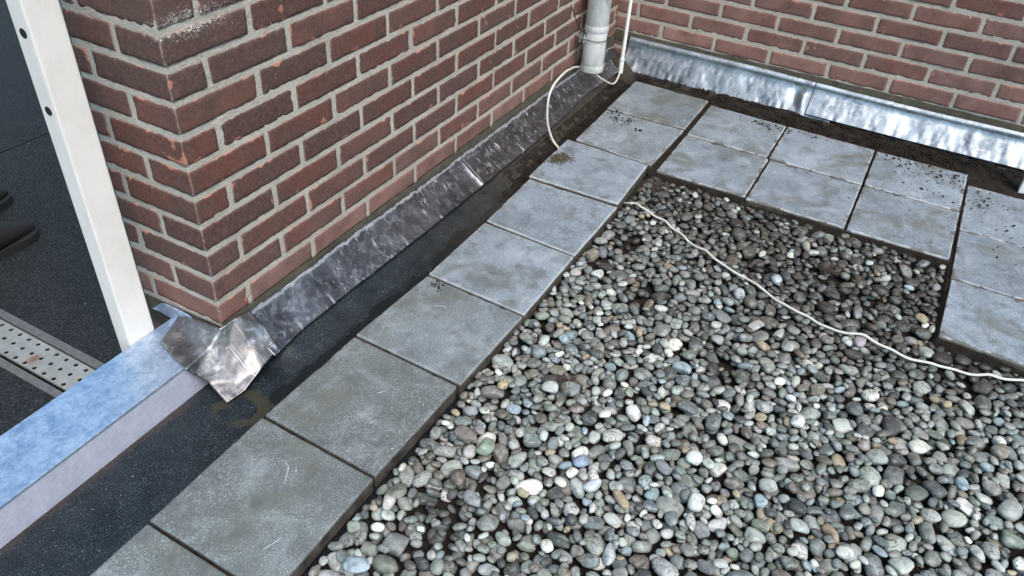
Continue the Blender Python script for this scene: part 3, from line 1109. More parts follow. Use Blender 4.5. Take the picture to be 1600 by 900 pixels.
# ------------------------------------------------------------------ paving slabs
TILES = [
    ('T0', [(2.471, 0.012), (2.463, -0.296), (2.172, -0.299), (2.165, 0.005)]),
    ('T1', [(2.158, 0.003), (2.160, -0.300), (1.846, -0.294), (1.871, -0.003)]),
    ('T2', [(1.848, 0.016), (1.836, -0.287), (1.549, -0.299), (1.544, 0.008)]),
    ('T3', [(1.537, 0.001), (1.541, -0.302), (1.235, -0.302), (1.250, -0.009)]),
    ('T4', [(1.241, -0.009), (1.229, -0.303), (0.932, -0.306), (0.944, -0.011)]),
    ('T5', [(0.938, -0.013), (0.926, -0.306), (0.640, -0.301), (0.649, -0.001)]),
    ('T6', [(0.643, -0.003), (0.634, -0.297), (0.337, -0.292), (0.345, 0.001)]),
    ('T7', [(0.338, 0.001), (0.330, -0.293), (0.036, -0.296), (0.040, -0.004)]),
    ('T8', [(0.035, -0.006), (0.031, -0.299), (-0.266, -0.303), (-0.262, -0.006)]),
    ('T9', [(-0.268, -0.008), (-0.270, -0.303), (-0.568, -0.306), (-0.564, -0.008)]),
    ('A1', [(2.428, -0.315), (2.420, -0.608), (2.132, -0.609), (2.134, -0.318)]),
    ('A2', [(2.420, -0.612), (2.410, -0.924), (2.124, -0.926), (2.130, -0.614)]),
    ('A3', [(2.410, -0.929), (2.414, -1.230), (2.127, -1.226), (2.128, -0.931)]),
    ('A4', [(2.338, -1.234), (2.345, -1.538), (2.024, -1.541), (2.019, -1.233)]),
    ('B1', [(2.126, -0.318), (2.120, -0.618), (1.825, -0.618), (1.822, -0.320)]),
    ('B2', [(2.120, -0.623), (2.118, -0.926), (1.816, -0.926), (1.812, -0.622)]),
    ('B3', [(2.121, -0.931), (2.122, -1.226), (1.818, -1.222), (1.816, -0.930)]),
    ('B4', [(2.014, -1.233), (2.019, -1.542), (1.720, -1.545), (1.722, -1.232)]),
    ('C4', [(1.716, -1.234), (1.716, -1.538), (1.420, -1.540), (1.432, -1.228)]),
]
TL = {
    'T0': "mottled stained paving slab at the far end of the strip, nearest the inner corner",
    'T1': "blue-grey slab with small mud spots, second from the far end of the strip",
    'T2': "raised paving slab with a clump of dry moss on its wall side",
    'T3': "pale blue slab of the strip just in front of the raised mossy slab",
    'T4': "strip slab level with the bare patch in the pebbles, behind the slab at the lead seam",
    'T5': "broad grey strip slab, fourth from the front edge of the picture",
    'T6': "grey strip slab beside the crumpled lead corner piece",
    'T7': "large grey slab with white scratches in the lower left of the strip",
    'T8': "grey slab cut off by the bottom edge of the picture",
    'T9': "paving slab just outside the bottom edge of the picture",
    'A1': "first slab of the back row, next to the strip of slabs",
    'A2': "second slab of the back row, mud along its rear edge",
    'A3': "third slab of the back row, scattered with dark soil crumbs",
    'A4': "soil speckled slab of the back row at the white post, right edge of the picture",
    'B1': "first slab of the front row, closest to the root tangle and the strip",
    'B2': "second slab of the front row, its edge sunk behind a mud bank",
    'B3': "third slab of the front row, beside the inner angle of the pebble bed",
    'B4': "slab in the right hand column between the soil speckled slab and the projecting one",
    'C4': "projecting slab at the right edge, standing forward into the pebbles above the cable",
}
GT = "square grey concrete paving slabs"
TH = 0.042
for i, (nm, qd) in enumerate(TILES):
    q = np.array(qd)
    c = q.mean(0)
    V, F, e = rbox((-1, -1, -1), (1, 1, 1), (3, 3, 3), 0.0)
    n = (44, 44, 6)
    V, F = box_grid(n)
    # densify towards the edges
    w = V.copy()
    for a in (0, 1):
        w[:, a] = np.sign(V[:, a]) * (1 - (1 - np.abs(V[:, a])) ** 1.15)
    h = np.array([0.15, 0.15, TH / 2])
    P = w * h
    r = 0.0022
    qq = np.clip(P, -(h - r), h - r)
    d = P - qq
    L = np.linalg.norm(d, axis=1, keepdims=True)
    P = qq + np.where(L > 1e-9, d / np.maximum(L, 1e-9) * r, 0)
    slack = h[:2] - np.abs(w[:, :2] * h[:2])
    edge = slack.min(1)
    side = ((edge < 1e-6) & (w[:, 2] < 0.95)).astype(float)
    # chips in the arrises and a slightly cast surface
    sd_ = i * 7.7 + 1
    Pn = np.c_[P[:, :2], P[:, 2]]
    ch = np.maximum(0, fbm(Pn, 38, sd_) - 0.28) * 0.012 * np.exp(-edge / 0.006)
    P[:, 2] -= ch * (w[:, 2] > 0)
    P[:, :2] -= np.sign(w[:, :2]) * (np.exp(-slack / 0.004)) * (0.0012 * (1 + fbm(Pn, 26, sd_ + 4)[:, None])) * 0.9
    P[:, 2] += 0.0005 * fbm(Pn, 12, sd_)
    # bilinear to the quad: u along -y (0..1), v along -x
    uu = (0.15 - P[:, 1]) / 0.30
    vv = (0.15 - P[:, 0]) / 0.30
    a0, a1, a2, a3 = q
    XY = (a0[None] * (1 - uu)[:, None] + a1[None] * uu[:, None]) * (1 - vv)[:, None] + (a3[None] * (1 - uu)[:, None] + a2[None] * uu[:, None]) * vv[:, None]
    tz = {'T2': 0.004, 'T1': -0.001, 'A4': -0.002}.get(nm, 0.0) + (rnd.random() - .5) * 0.0015
    tx, ty = (rnd.random() - .5) * 0.012, (rnd.random() - .5) * 0.012
    Z = P[:, 2] - TH / 2 + tz + tx * (XY[:, 0] - c[0]) + ty * (XY[:, 1] - c[1])
    W = np.c_[XY[:, 0] - c[0], XY[:, 1] - c[1], Z]
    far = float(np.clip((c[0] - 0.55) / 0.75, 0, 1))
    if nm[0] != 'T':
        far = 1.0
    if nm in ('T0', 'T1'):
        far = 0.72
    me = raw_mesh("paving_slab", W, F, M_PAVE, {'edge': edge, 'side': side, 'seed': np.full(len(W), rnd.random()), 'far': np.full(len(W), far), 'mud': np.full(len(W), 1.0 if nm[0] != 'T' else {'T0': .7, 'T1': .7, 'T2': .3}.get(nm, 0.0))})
    o = link("paving_slab", me, None, (float(c[0]), float(c[1]), 0.0))
    tag(o, TL[nm], "paving slab", GT)

M_CHALK = mk_plain("chalk_scratch", (0.46, 0.49, 0.50), 0.9, 0, 0.3, 200, 0.1)
for nm_, marks in (('T7', [[(0.274, -0.120), (0.262, -0.137), (0.243, -0.148), (0.228, -0.158)], [(0.270, -0.150), (0.262, -0.157)], [(0.135, -0.232), (0.118, -0.228), (0.100, -0.222)]]), ('T6', [[(0.52, -0.16), (0.535, -0.172)], [(0.44, -0.20), (0.455, -0.206)]]), ('T5', [[(0.84, -0.10), (0.85, -0.115), (0.848, -0.13)]])):
    slab = [o_ for o_ in bpy.data.objects if o_.name.startswith("paving_slab") and o_['label'] == TL[nm_]][0]
    Vs, Fs, off = [], [], 0
    for mk in marks:
        pts = np.c_[spline(np.c_[np.array(mk), np.zeros(len(mk))], 6)[:, :2], np.full((len(mk) - 1) * 6 + 1, 0.0004)]
        pts[:, :2] += rng.normal(0, 0.0006, (len(pts), 2))
        n_ = len(pts)
        V, F = tube_mesh(pts, 0.0004 + 0.0009 * np.sin(np.linspace(0.2, 3.0, n_)) * rng.uniform(.5, 1, n_), 6, False)
        V[:, 2] = 0.0003 + (V[:, 2] - 0.0004) * 0.35 + 0.0006
        Vs.append(V - np.array(slab.location))
        Fs.append(np.array(F) + off)
        off += len(V)
    link("scratch_marks", raw_mesh("scratch_marks", np.vstack(Vs), np.vstack(Fs), M_CHALK), slab, (0, 0, 0))

# ------------------------------------------------------------------ soil under and around the block of slabs
def in_poly(x, y, x0, x1, y0, y1, s):
    return np.clip((x - x0) / s, 0, 1) * np.clip((x1 - x) / s, 0, 1) * np.clip((y - y0) / s, 0, 1) * np.clip((y1 - y) / s, 0, 1)


def soil_fn(u, v):
    x = 1.30 + 1.275 * u
    y = -2.20 + 1.902 * v
    P = np.stack([x, y, x * 0], -1)
    nse = fbm(P, 14, 4, 4)
    a = in_poly(x + 0.006 * nse, y, 1.796, 9, -9, 9, 0.022)
    b = in_poly(x, y - 0.004 * nse, 1.408, 9, -9, -1.205, 0.022)
    h = np.maximum(a, b)
    z = -0.0455 + h * (0.036 + 0.006 * nse)
    # heaped along the back channel
    bk = in_poly(x, y, 2.35, 2.70, -9, 9, 0.03)
    z = z + bk * (0.0015 + 0.007 * fbm(P, 34, 8, 4))
    z = np.minimum(z, -0.0055 + 0.003 * nse)
    return np.stack([x, y, z], -1)


struct(sheet("soil", soil_fn, 520, 720, M_SOILB))


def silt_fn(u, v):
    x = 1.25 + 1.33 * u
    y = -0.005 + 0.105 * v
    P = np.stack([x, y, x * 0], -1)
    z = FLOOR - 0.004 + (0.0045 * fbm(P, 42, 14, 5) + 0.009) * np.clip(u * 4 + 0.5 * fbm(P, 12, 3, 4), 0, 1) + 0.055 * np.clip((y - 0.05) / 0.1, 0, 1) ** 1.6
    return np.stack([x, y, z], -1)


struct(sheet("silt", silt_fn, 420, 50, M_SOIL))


def bed_fn(u, v):
    x = -0.6 + 2.45 * u
    y = -2.20 + 1.895 * v
    P = np.stack([x, y, x * 0], -1)
    z = FLOOR + 0.0015 + 0.003 * fbm(P, 20, 24, 4)
    return np.stack([x, y, z], -1)


struct(sheet("bed_soil", bed_fn, 360, 220, M_SOIL))

# ------------------------------------------------------------------ pebbles, dropped one by one on a height field
GS = 0.0015
GX0, GX1, GY0, GY1 = -0.45, 1.86, -2.10, -0.285
nxg, nyg = int((GX1 - GX0) / GS), int((GY1 - GY0) / GS)
gx = GX0 + (np.arange(nxg) + .5) * GS
gy = GY0 + (np.arange(nyg) + .5) * GS
XX, YY = np.meshgrid(gx, gy, indexing='ij')
hm = np.full((nxg, nyg), FLOOR + 0.002)
blk = (YY > -0.3045) | (XX > 1.805) | ((XX > 1.412) & (YY < -1.222))
hm[blk] = 0.5
idm = np.full((nxg, nyg), -1, np.int32)
BARE = [(1.41, -0.385, 0.070, 0.05), (1.215, -0.525, 0.055, 0.04), (0.362, -0.440, 0.026, 0.026), (1.315, -1.29, 0.05, 0.05), (1.56, -0.93, 0.05, 0.05),
        (1.50, -1.045, 0.05, 0.035), (0.265, -0.46, 0.018, 0.015), (0.93, -1.24, 0.02, 0.02), (1.05, -0.80, 0.03, 0.02), (1.28, -0.36, 0.05, 0.03), (1.76, -0.36, 0.05, 0.03)]
bare = np.zeros((nxg, nyg), bool)
for bx, by, ra, rb in BARE:
    bare |= ((XX - bx) / ra) ** 2 + ((YY - by) / rb) ** 2 < 1


def rotm(az, tx, ty):
    ca, sa = math.cos(az), math.sin(az)
    Rz = np.array([[ca, -sa, 0], [sa, ca, 0], [0, 0, 1.0]])
    cx, sx = math.cos(tx), math.sin(tx)
    cy, sy = math.cos(ty), math.sin(ty)
    return np.array([[cy, 0, sy], [0, 1, 0], [-sy, 0, cy]]) @ np.array([[1, 0, 0], [0, cx, -sx], [0, sx, cx]]) @ Rz


def footprint(abc, R):
    """lower and upper surface offsets of the ellipsoid over the grid footprint"""
    A = R @ np.diag(1.0 / np.array(abc) ** 2) @ R.T
    m = max(abc)
    k = int(m / GS) + 1
    g = np.arange(-k, k + 1) * GS
    X, Y = np.meshgrid(g, g, indexing='ij')
    a = A[2, 2]
    b = 2 * (A[0, 2] * X + A[1, 2] * Y)
    c = A[0, 0] * X * X + A[1, 1] * Y * Y + 2 * A[0, 1] * X * Y - 1
    disc = b * b - 4 * a * c
    ok = disc > 0
    sq = np.sqrt(np.where(ok, disc, 0))
    lo = np.where(ok, (-b - sq) / (2 * a), 1e3)
    up = np.where(ok, (-b + sq) / (2 * a), -1e3)
    return k, ok, lo, up


def rest(ci, cj, fp):
    k, ok, lo, up = fp
    if ci - k < 0 or cj - k < 0 or ci + k + 1 > nxg or cj + k + 1 > nyg:
        return 9.0
    return float((hm[ci - k:ci + k + 1, cj - k:cj + k + 1] - lo).max())


peb = []


def settle(ci, cj, z, fp, abc, R, pid):
    k, ok, lo, up = fp
    s = (slice(ci - k, ci + k + 1), slice(cj - k, cj + k + 1))
    top = z + up
    w = ok & (top > hm[s])
    h = hm[s]
    h[w] = top[w]
    idm[s][w] = pid


def drop(abc, cands, zmax):
    best = None
    for _ in range(3):
        R = rotm(rnd.random() * 6.283, rnd.gauss(0, 0.20), rnd.gauss(0, 0.20))
        fp = footprint(abc, R)
        for ci, cj in cands:
            z = rest(ci, cj, fp)
            if best is None or z < best[0]:
                best = (z, ci, cj, fp, R)
    z, ci, cj, fp, R = best
    if z > zmax:
        return False
    settle(ci, cj, z, fp, abc, R, len(peb))
    peb.append((GX0 + (ci + .5) * GS, GY0 + (cj + .5) * GS, z, abc, R, None))
    return True


def rsize(med=0.0150, sg=0.20):
    a = min(0.030, max(0.0065, med * math.exp(rnd.gauss(0, sg))))
    b = a * rnd.uniform(0.54, 0.88)
    c = a * rnd.uniform(0.34, 0.56)
    return (a, b, c)


fails = 0
NPEB = 10000
t = 0
while len(peb) < NPEB and fails < 350:
    t += 1
    med = 0.0190 if t < 3300 else (0.0172 if t < 5400 else 0.0135)
    abc = rsize(med)
    cands = []
    while len(cands) < 5:
        ci, cj = rnd.randrange(8, nxg - 8), rnd.randrange(8, nyg - 8)
        if hm[ci, cj] > 0.1:
            continue
        if bare[ci, cj] and rnd.random() > 0.02:
            continue
        cands.append((ci, cj))
    if drop(abc, cands, -0.0185 + 0.006 * abs(rnd.gauss(0, 0.6)) + 0.3 * abc[2] - 0.003):
        fails = 0
    else:
        fails += 1

# a few stones that stand out in the bed: x, y, a, b, c, azimuth, colour
FEAT = [
    (0.510, -0.390, 0.030, 0.017, 0.012, 1.2, (0.20, 0.175, 0.15)), (0.504, -0.443, 0.022, 0.019, 0.012, 0, (0.27, 0.34, 0.25)),
    (0.401, -0.424, 0.022, 0.016, 0.012, 0.6, (0.17, 0.13, 0.09)), (0.382, -0.490, 0.024, 0.014, 0.011, 1.0, (0.42, 0.44, 0.44)),
    (0.150, -0.369, 0.024, 0.019, 0.010, 2.0, (0.33, 0.40, 0.45)), (0.626, -0.852, 0.021, 0.016, 0.012, 0.2, (0.62, 0.64, 0.60)),
    (0.935, -0.981, 0.022, 0.015, 0.011, 2.8, (0.66, 0.67, 0.64)), (1.312, -0.755, 0.022, 0.016, 0.012, 0.3, (0.50, 0.53, 0.54)),
    (0.733, -0.829, 0.019, 0.018, 0.012, 0, (0.60, 0.64, 0.61)), (0.555, -0.864, 0.020, 0.009, 0.008, 0.5, (0.5, 0.48, 0.44)),
    (0.588, -0.627, 0.020, 0.015, 0.009, 2.3, (0.24, 0.29, 0.38)), (0.555, -0.662, 0.021, 0.012, 0.009, 2.6, (0.56, 0.62, 0.62)),
    (0.704, -0.389, 0.015, 0.013, 0.010, 0, (0.52, 0.43, 0.24)), (0.912, -0.434, 0.017, 0.013, 0.010, 2.4, (0.34, 0.42, 0.45)),
    (0.301, -0.338, 0.016, 0.014, 0.013, 0, (0.58, 0.55, 0.50)), (0.36, -0.83, 0.024, 0.015, 0.012, 1.0, (0.55, 0.57, 0.57)),
    (1.30, -1.05, 0.019, 0.016, 0.011, 0.2, (0.36, 0.30, 0.32)), (0.53, -0.73, 0.026, 0.010, 0.009, 0.9, (0.40, 0.31, 0.20)),
    (1.45, -0.80, 0.018, 0.015, 0.012, 0.6, (0.45, 0.51, 0.54)), (1.66, -0.86, 0.020, 0.014, 0.012, 0.6, (0.33, 0.31, 0.24)),
]
for (x, y, a, b, c, az, colr) in FEAT:
    R = rotm(az, rnd.gauss(0, .08), rnd.gauss(0, .08))
    fp = footprint((a, b, c), R)
    ci0, cj0 = int((x - GX0) / GS), int((y - GY0) / GS)
    best = min(((rest(ci0 + di, cj0 + dj, fp), ci0 + di, cj0 + dj) for di in range(-8, 9, 2) for dj in range(-8, 9, 2)))
    z, ci, cj = best
    if z < 0.1:
        z -= 0.001
        settle(ci, cj, z, fp, (a, b, c), R, len(peb))
        peb.append((GX0 + (ci + .5) * GS, GY0 + (cj + .5) * GS, z, (a, b, c), R, colr))
NP_ = len(peb)
print("pebbles", NP_)

PAL = [  # linear base colour, word, weight
    ((0.150, 0.180, 0.180), "blue-grey", 20), ((0.165, 0.190, 0.165), "grey-green", 17), ((0.33, 0.365, 0.345), "light grey", 27),
    ((0.58, 0.61, 0.57), "whitish", 8), ((0.058, 0.066, 0.064), "charcoal", 10), ((0.140, 0.132, 0.110), "brown-grey", 12),
    ((0.29, 0.25, 0.17), "tan", 4), ((0.185, 0.16, 0.145), "pinkish", 1), ((0.20, 0.21, 0.195), "mid grey", 15), ((0.27, 0.35, 0.39), "pale blue", 4),
]
wts = [p[2] for p in PAL]
pcol = np.zeros((NP_, 3))
pword = []
pseed = rng.random(NP_)
film = np.zeros(NP_)
for i, (x, y, z, abc, R, colr) in enumerate(peb):
    j = rnd.choices(range(len(PAL)), wts)[0]
    if colr:
        c = np.array(colr)
        lum = c.mean()
        j = int(np.argmin([np.abs(np.array(p[0]) - c).sum() for p in PAL]))
        pcol[i] = c
    else:
        pcol[i] = np.array(PAL[j][0]) * np.array([1.04, 1.0, 0.955]) * (0.85 + 0.55 * rnd.random()) * (1 + 0.025 * rng.standard_normal(3))
    pword.append(PAL[j][1])
    # silt: dirty beyond the cable and around the bare patches
    yc = np.interp(y, [-1.43, -1.29, -1.145, -0.988, -0.867, -0.75, -0.602, -0.506, -0.381, -0.297], [1.371, 1.327, 1.308, 1.316, 1.345, 1.40, 1.465, 1.518, 1.581, 1.605])
    f = 1 / (1 + math.exp(-(x - (yc - 0.10)) / 0.07))
    f *= 0.98 if not colr else 0.05
    for bx, by, ra, rb in BARE:
        f = max(f, 0.75 * math.exp(-(((x - bx) / (ra + .05)) ** 2 + ((y - by) / (rb + .05)) ** 2)))
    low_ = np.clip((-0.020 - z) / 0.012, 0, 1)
    f = f * rnd.uniform(0.75, 1.3)
    if rnd.random() < 0.27:
        f *= 0.12
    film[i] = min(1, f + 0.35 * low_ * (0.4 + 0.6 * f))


def ico(sub):
    bm = bmesh.new()
    bmesh.ops.create_icosphere(bm, subdivisions=sub, radius=1)
    V = np.array([v.co[:] for v in bm.verts])
    F = np.array([[v.index for v in f.verts] for f in bm.faces])
    bm.free()
    return V, F


def pebble_verts(i, S):
    x, y, z, abc, R, _ = peb[i]
    s = pseed[i]
    e = 1.0 + 0.55 * ((s * 91) % 1) ** 2            # rounder or slightly blocky
    nrm = (np.abs(S) ** (2 * e)).sum(1) ** (1 / (2 * e))
    P = S / nrm[:, None] * 0.97
    d = 1 + 0.15 * vnoise(S, 1.3, s * 400) + 0.055 * vnoise(S, 3.1, s * 400 + 50)
    # one or two worn flats
    n = np.array([math.cos(s * 77), math.sin(s * 77), 0.25 * math.sin(s * 31)])
    n /= np.linalg.norm(n)
    P = P * d[:, None]
    t = P @ n
    lim = 0.52 + 0.45 * ((s * 37) % 1)
    P = P - n[None] * (np.maximum(0, t - lim) * 0.85)[:, None]
    n2 = np.array([math.cos(s * 177), math.sin(s * 177), 0.6 * math.sin(s * 53)])
    n2 /= np.linalg.norm(n2)
    t = P @ n2
    lim = 0.58 + 0.5 * ((s * 67) % 1)
    P = P - n2[None] * (np.maximum(0, t - lim) * 0.85)[:, None]
    return (P * np.array(abc)) @ R.T, np.array([x, y, z])


# which 300 show largest
cnt = np.bincount(idm[idm >= 0].ravel(), minlength=NP_).astype(float)
pos = np.array([[p[0], p[1], p[2]] for p in peb])
pj = project(pos)
inside = (pj[:, 0] > 8) & (pj[:, 0] < 1592) & (pj[:, 1] > 8) & (pj[:, 1] < 892)
score = cnt / pj[:, 2] ** 2 * inside
order = np.argsort(-score)
pick = [int(i) for i in order[:300]]
pickset = set(pick)

S2, F2 = ico(2)
rest_i = [i for i in range(NP_) if i not in pickset]
S2n = len(S2)
VV = np.empty((len(rest_i), S2n, 3))
for k, i in enumerate(rest_i):
    P, c = pebble_verts(i, S2)
    VV[k] = P + c
FF = (F2[None] + (np.arange(len(rest_i)) * S2n)[:, None, None]).reshape(-1, 3)
ri = np.array(rest_i)
me = raw_mesh("pebble_bed", VV.reshape(-1, 3), FF, M_PEB, {'col': np.repeat(pcol[ri], S2n, 0), 'seed': np.repeat(pseed[ri], S2n), 'film': np.repeat(film[ri], S2n)})
o = link("pebble_bed", me)
tag(o, "bed of smooth mixed river pebbles filling the roof beside the slabs", "pebbles", None, 'stuff')

S3, F3 = ico(3)
lab = []
for i in pick:
    x, y, z, abc, R, _ = peb[i]
    px, py = pj[i, 0], pj[i, 1]
    el = abc[0] / abc[1]
    shape = "long" if el > 1.42 else ("oval" if el > 1.18 else "round")
    size = "big" if abc[0] > 0.0225 else ("medium" if abc[0] > 0.0165 else "small")
    if y > -0.42:
        k = int(np.clip((0.34 - x) // 0.3, -5, 1))
        where = ["beside the near slabs"][0] if x > 0.34 else "against the scratched slab"
        if x > 0.64:
            where = "beside the farther strip slabs"
    elif x > 1.25:
        where = "by the white cable"
    elif px > 1150:
        where = "at lower right" if py > 720 else "right of middle"
    elif px > 850:
        where = "at bottom middle" if py > 720 else "mid bed"
    else:
        where = "at the bottom left" if py > 760 else "left of middle"
    dirt = "muddy " if film[i] > 0.6 else ""
    lab.append([f"{size} {dirt}{pword[i]} {shape} pebble", where])
from collections import defaultdict
byl = defaultdict(list)
for n_, l in enumerate(lab):
    byl[tuple(l)].append(n_)
ORD = ["first", "second", "third", "fourth", "fifth", "sixth", "seventh", "eighth", "ninth", "tenth", "eleventh", "twelfth"]
NUMW = {2: "two", 3: "three", 4: "four", 5: "five", 6: "six", 7: "seven", 8: "eight", 9: "nine", 10: "ten", 11: "eleven", 12: "twelve"}
final = {}
for key, ids in byl.items():
    ids.sort(key=lambda q: pj[pick[q], 0])
    for r_, q in enumerate(ids):
        s = f"{key[0]} {key[1]}"
        if len(ids) == 2:
            s += ", " + ("left" if r_ == 0 else "right") + " of two"
        elif len(ids) > 2:
            rk = "leftmost" if r_ == 0 else ("rightmost" if r_ == len(ids) - 1 else ORD[min(r_, 11)] + " from left")
            s += f", {rk} of {NUMW.get(len(ids), 'many')}"
        final[q] = s
for n_, i in enumerate(pick):
    P, c = pebble_verts(i, S3)
    me = raw_mesh("pebble", P, F3, M_PEB, {'col': np.repeat(pcol[i:i + 1], len(S3), 0), 'seed': np.full(len(S3), pseed[i]), 'film': np.full(len(S3), film[i])})
    o = link("pebble", me, None, tuple(map(float, c)))
    tag(o, final[n_], "pebble", "loose river pebbles")

# ------------------------------------------------------------------ downpipe, conduit, cables
PX, PY = 2.279, 0.130
dp = thing("downpipe", "grey-white plastic rainwater pipe strapped to the long brick wall", "downpipe", (PX, PY, 0.083))


def ring_pipe(name, z0, z1, r, mat, parent, wall_t=0.003, seg=40):
    a = np.arange(seg) / seg * 2 * np.pi
    c = np.c_[np.cos(a), np.sin(a)]
    prof = [(r, z1), (r, z0 + 0.001), (r - 0.0008, z0), (r - wall_t, z0), (r - wall_t, z1)]
    V = np.vstack([np.c_[c * rr, np.full(seg, zz)] for rr, zz in prof]) + np.array([PX, PY, 0])
    F = []
    for k in range(len(prof) - 1):
        for j in range(seg):
            F.append((k * seg + j, (k + 1) * seg + j, (k + 1) * seg + (j + 1) % seg, k * seg + (j + 1) % seg))
    return link(name, raw_mesh(name, V, np.array(F), mat), parent)


ring_pipe("lower_pipe", 0.083, 0.262, 0.0422, M_PVC, dp)
ring_pipe("end_collar", 0.0815, 0.107, 0.0440, M_PVC, dp, 0.0015)
ring_pipe("socket_rim", 0.236, 0.258, 0.0452, M_PVC, dp, 0.0028)
ring_pipe("upper_pipe", 0.2575, 2.75, 0.0428, M_PVC, dp)
br = thing("pipe_bracket", "small metal clamp holding the downpipe to the brick wall", "bracket", (PX, PY, 0.225))
V = []
a = np.linspace(RAD(-200), RAD(20), 40)
ringp = np.c_[PX + 0.0468 * np.cos(a), PY + 0.0468 * np.sin(a), np.full(40, 0.206)]
tube("clamp_ring", ringp, 0.0016, M_BLACK, br, 8)
LX, LY = 2.243, 0.163
bevbox("clamp_lug", (LX - 0.022, LY - 0.012, 0.196), (LX + 0.002, LY - 0.007, 0.228), M_STEEL, br, 0.001)
bevbox("clamp_lug", (LX - 0.022, LY + 0.003, 0.196), (LX + 0.002, LY + 0.008, 0.228), M_STEEL, br, 0.001)
tube("bolt", [(LX - 0.012, LY - 0.020, 0.212), (LX - 0.012, LY + 0.014, 0.212)], 0.004, M_STEEL, br, 8)
tube("wall_screw", [(LX - 0.004, LY + 0.005, 0.214), (LX - 0.004, YW + 0.01, 0.214)], 0.004, M_STEEL, br, 8)
o = tube("cable_tie", [(LX - 0.006, LY - 0.014, 0.226), (2.205, 0.160, 0.248), (2.165, 0.163, 0.290), (2.118, 0.168, 0.352)], 0.0018, M_BLACK, None, 8, 8)
tag(o, "loose black cable tie tail sticking up beside the downpipe clamp", "cable tie")

KX, KY = 2.5, 0.092
cd = thing("conduit", "thin white plastic tube standing in the inner corner", "conduit", (KX, KY, 0.0))
tube("upper_tube", [(KX, KY, 0.050), (KX, KY, 2.7)], 0.0074, M_PVC2, cd, 20)
tube("lower_sleeve", [(KX, KY, 0.003), (KX, KY, 0.060)], 0.0092, M_PVC2, cd, 20)
tube("sleeve_collar", [(KX, KY, 0.0555), (KX, KY, 0.0625)], 0.0103, M_PVC, cd, 20)

# cable lies on the pebbles: follow the height field
cab = np.array([(1.640, -0.22), (1.605, -0.297), (1.581, -0.381), (1.518, -0.506), (1.465, -0.602), (1.400, -0.75), (1.345, -0.867), (1.316, -0.988), (1.308, -1.145), (1.327, -1.29), (1.371, -1.43), (1.43, -1.56), (1.5, -1.68), (1.52, -1.85), (1.47, -2.05)])
cs = spline(np.c_[cab, np.zeros(len(cab))], 14)
zz = []
for x, y, _ in cs:
    i, j = int((x - GX0) / GS), int((y - GY0) / GS)
    h = hm[max(0, i - 3):i + 4, max(0, j - 3):j + 4]
    h = h[h < 0.1]
    v = h.max() if len(h) else -0.03
    if y > -0.30:
        v = -0.047
    zz.append(v)
zz = np.array(zz)
zf = zz.copy()
for _ in range(14):      # taut smoothing that never sinks below the stones
    zf[1:-1] = 0.5 * zf[1:-1] + 0.25 * (zf[2:] + zf[:-2])
    zf = np.maximum(zf, zz)
    zf[0] = zz[0]
RC = 0.0033
on_bed = np.c_[cs[:, 0], cs[:, 1], zf + RC * 0.75]
on_bed[:, :2] += np.stack([0.0022 * np.sin(np.arange(len(cs)) * 0.37) + 0.0016 * np.sin(np.arange(len(cs)) * 0.91 + 1), 0.0015 * np.sin(np.arange(len(cs)) * 0.53)], 1)
on_bed = on_bed[cs[:, 1] < -0.315]
arc = np.array([(2.30, 0.175, 0.075), (2.20, 0.172, 0.105), (2.08, 0.13, 0.150), (1.972, 0.105, 0.180), (1.88, 0.1, 0.170), (1.839, 0.098, 0.131), (1.834, 0.092, 0.055), (1.838, 0.072, -0.005), (1.835, 0.045, -0.030), (1.830, 0.018, -0.037), (1.82, -0.02, -0.0375)])
o = tube("cable", np.vstack([spline(arc, 8)]), 0.0040, M_CABLE, None, 12)
tag(o, "cream cable arching out behind the downpipe and down under the mossy slab", "cable", "cream electric cable runs")
pts = np.vstack([[(1.618, -0.296, -0.030)], on_bed])
o = tube("cable", pts, RC, M_CABLE, None, 12)
tag(o, "long white cable lying in a curve across the pebble bed", "cable", "cream electric cable runs")
lp = [(2.255, 0.105, 0.115), (2.262, 0.100, 0.075), (2.30, 0.088, 0.045), (2.36, 0.078, 0.010), (2.41, 0.078, -0.006), (2.46, 0.084, 0.000), (2.492, 0.090, 0.02), (2.5, 0.092, 0.055)]
o = tube("cable", lp, 0.0036, M_CABLE, None, 12, 10)
tag(o, "short cable loop hanging between the downpipe mouth and the white conduit", "cable", "cream electric cable runs")

# ------------------------------------------------------------------ moss, roots, crumbs
def tangle(name, cx_, cy_, cz, rad, n, mat, label, cat, hgt=0.012, tr=0.0009):
    Vs, Fs, off = [], [], 0
    for k in range(n):
        a = rnd.random() * 6.283
        d = rad * math.sqrt(rnd.random()) * 0.8
        p = np.array([cx_ + d * math.cos(a), cy_ + d * math.sin(a), cz + rnd.random() * hgt * (1 - d / rad * .7)])
        h = rnd.random() * 6.283
        pts = [p.copy()]
        for s in range(4):
            h += rnd.gauss(0, 0.8)
            p = p + np.array([math.cos(h), math.sin(h), rnd.gauss(0, .35)]) * rad * 0.13
            p[2] = max(cz, p[2])
            pts.append(p.copy())
        V, F = tube_mesh(pts, tr * rnd.uniform(.6, 1.3), 4, False)
        Vs.append(V)
        Fs.append(np.array(F) + off)
        off += len(V)
    o = link(name, raw_mesh(name, np.vstack(Vs) - np.array([cx_, cy_, cz]), np.vstack(Fs), mat), None, (cx_, cy_, cz))
    tag(o, label, cat)
    return o


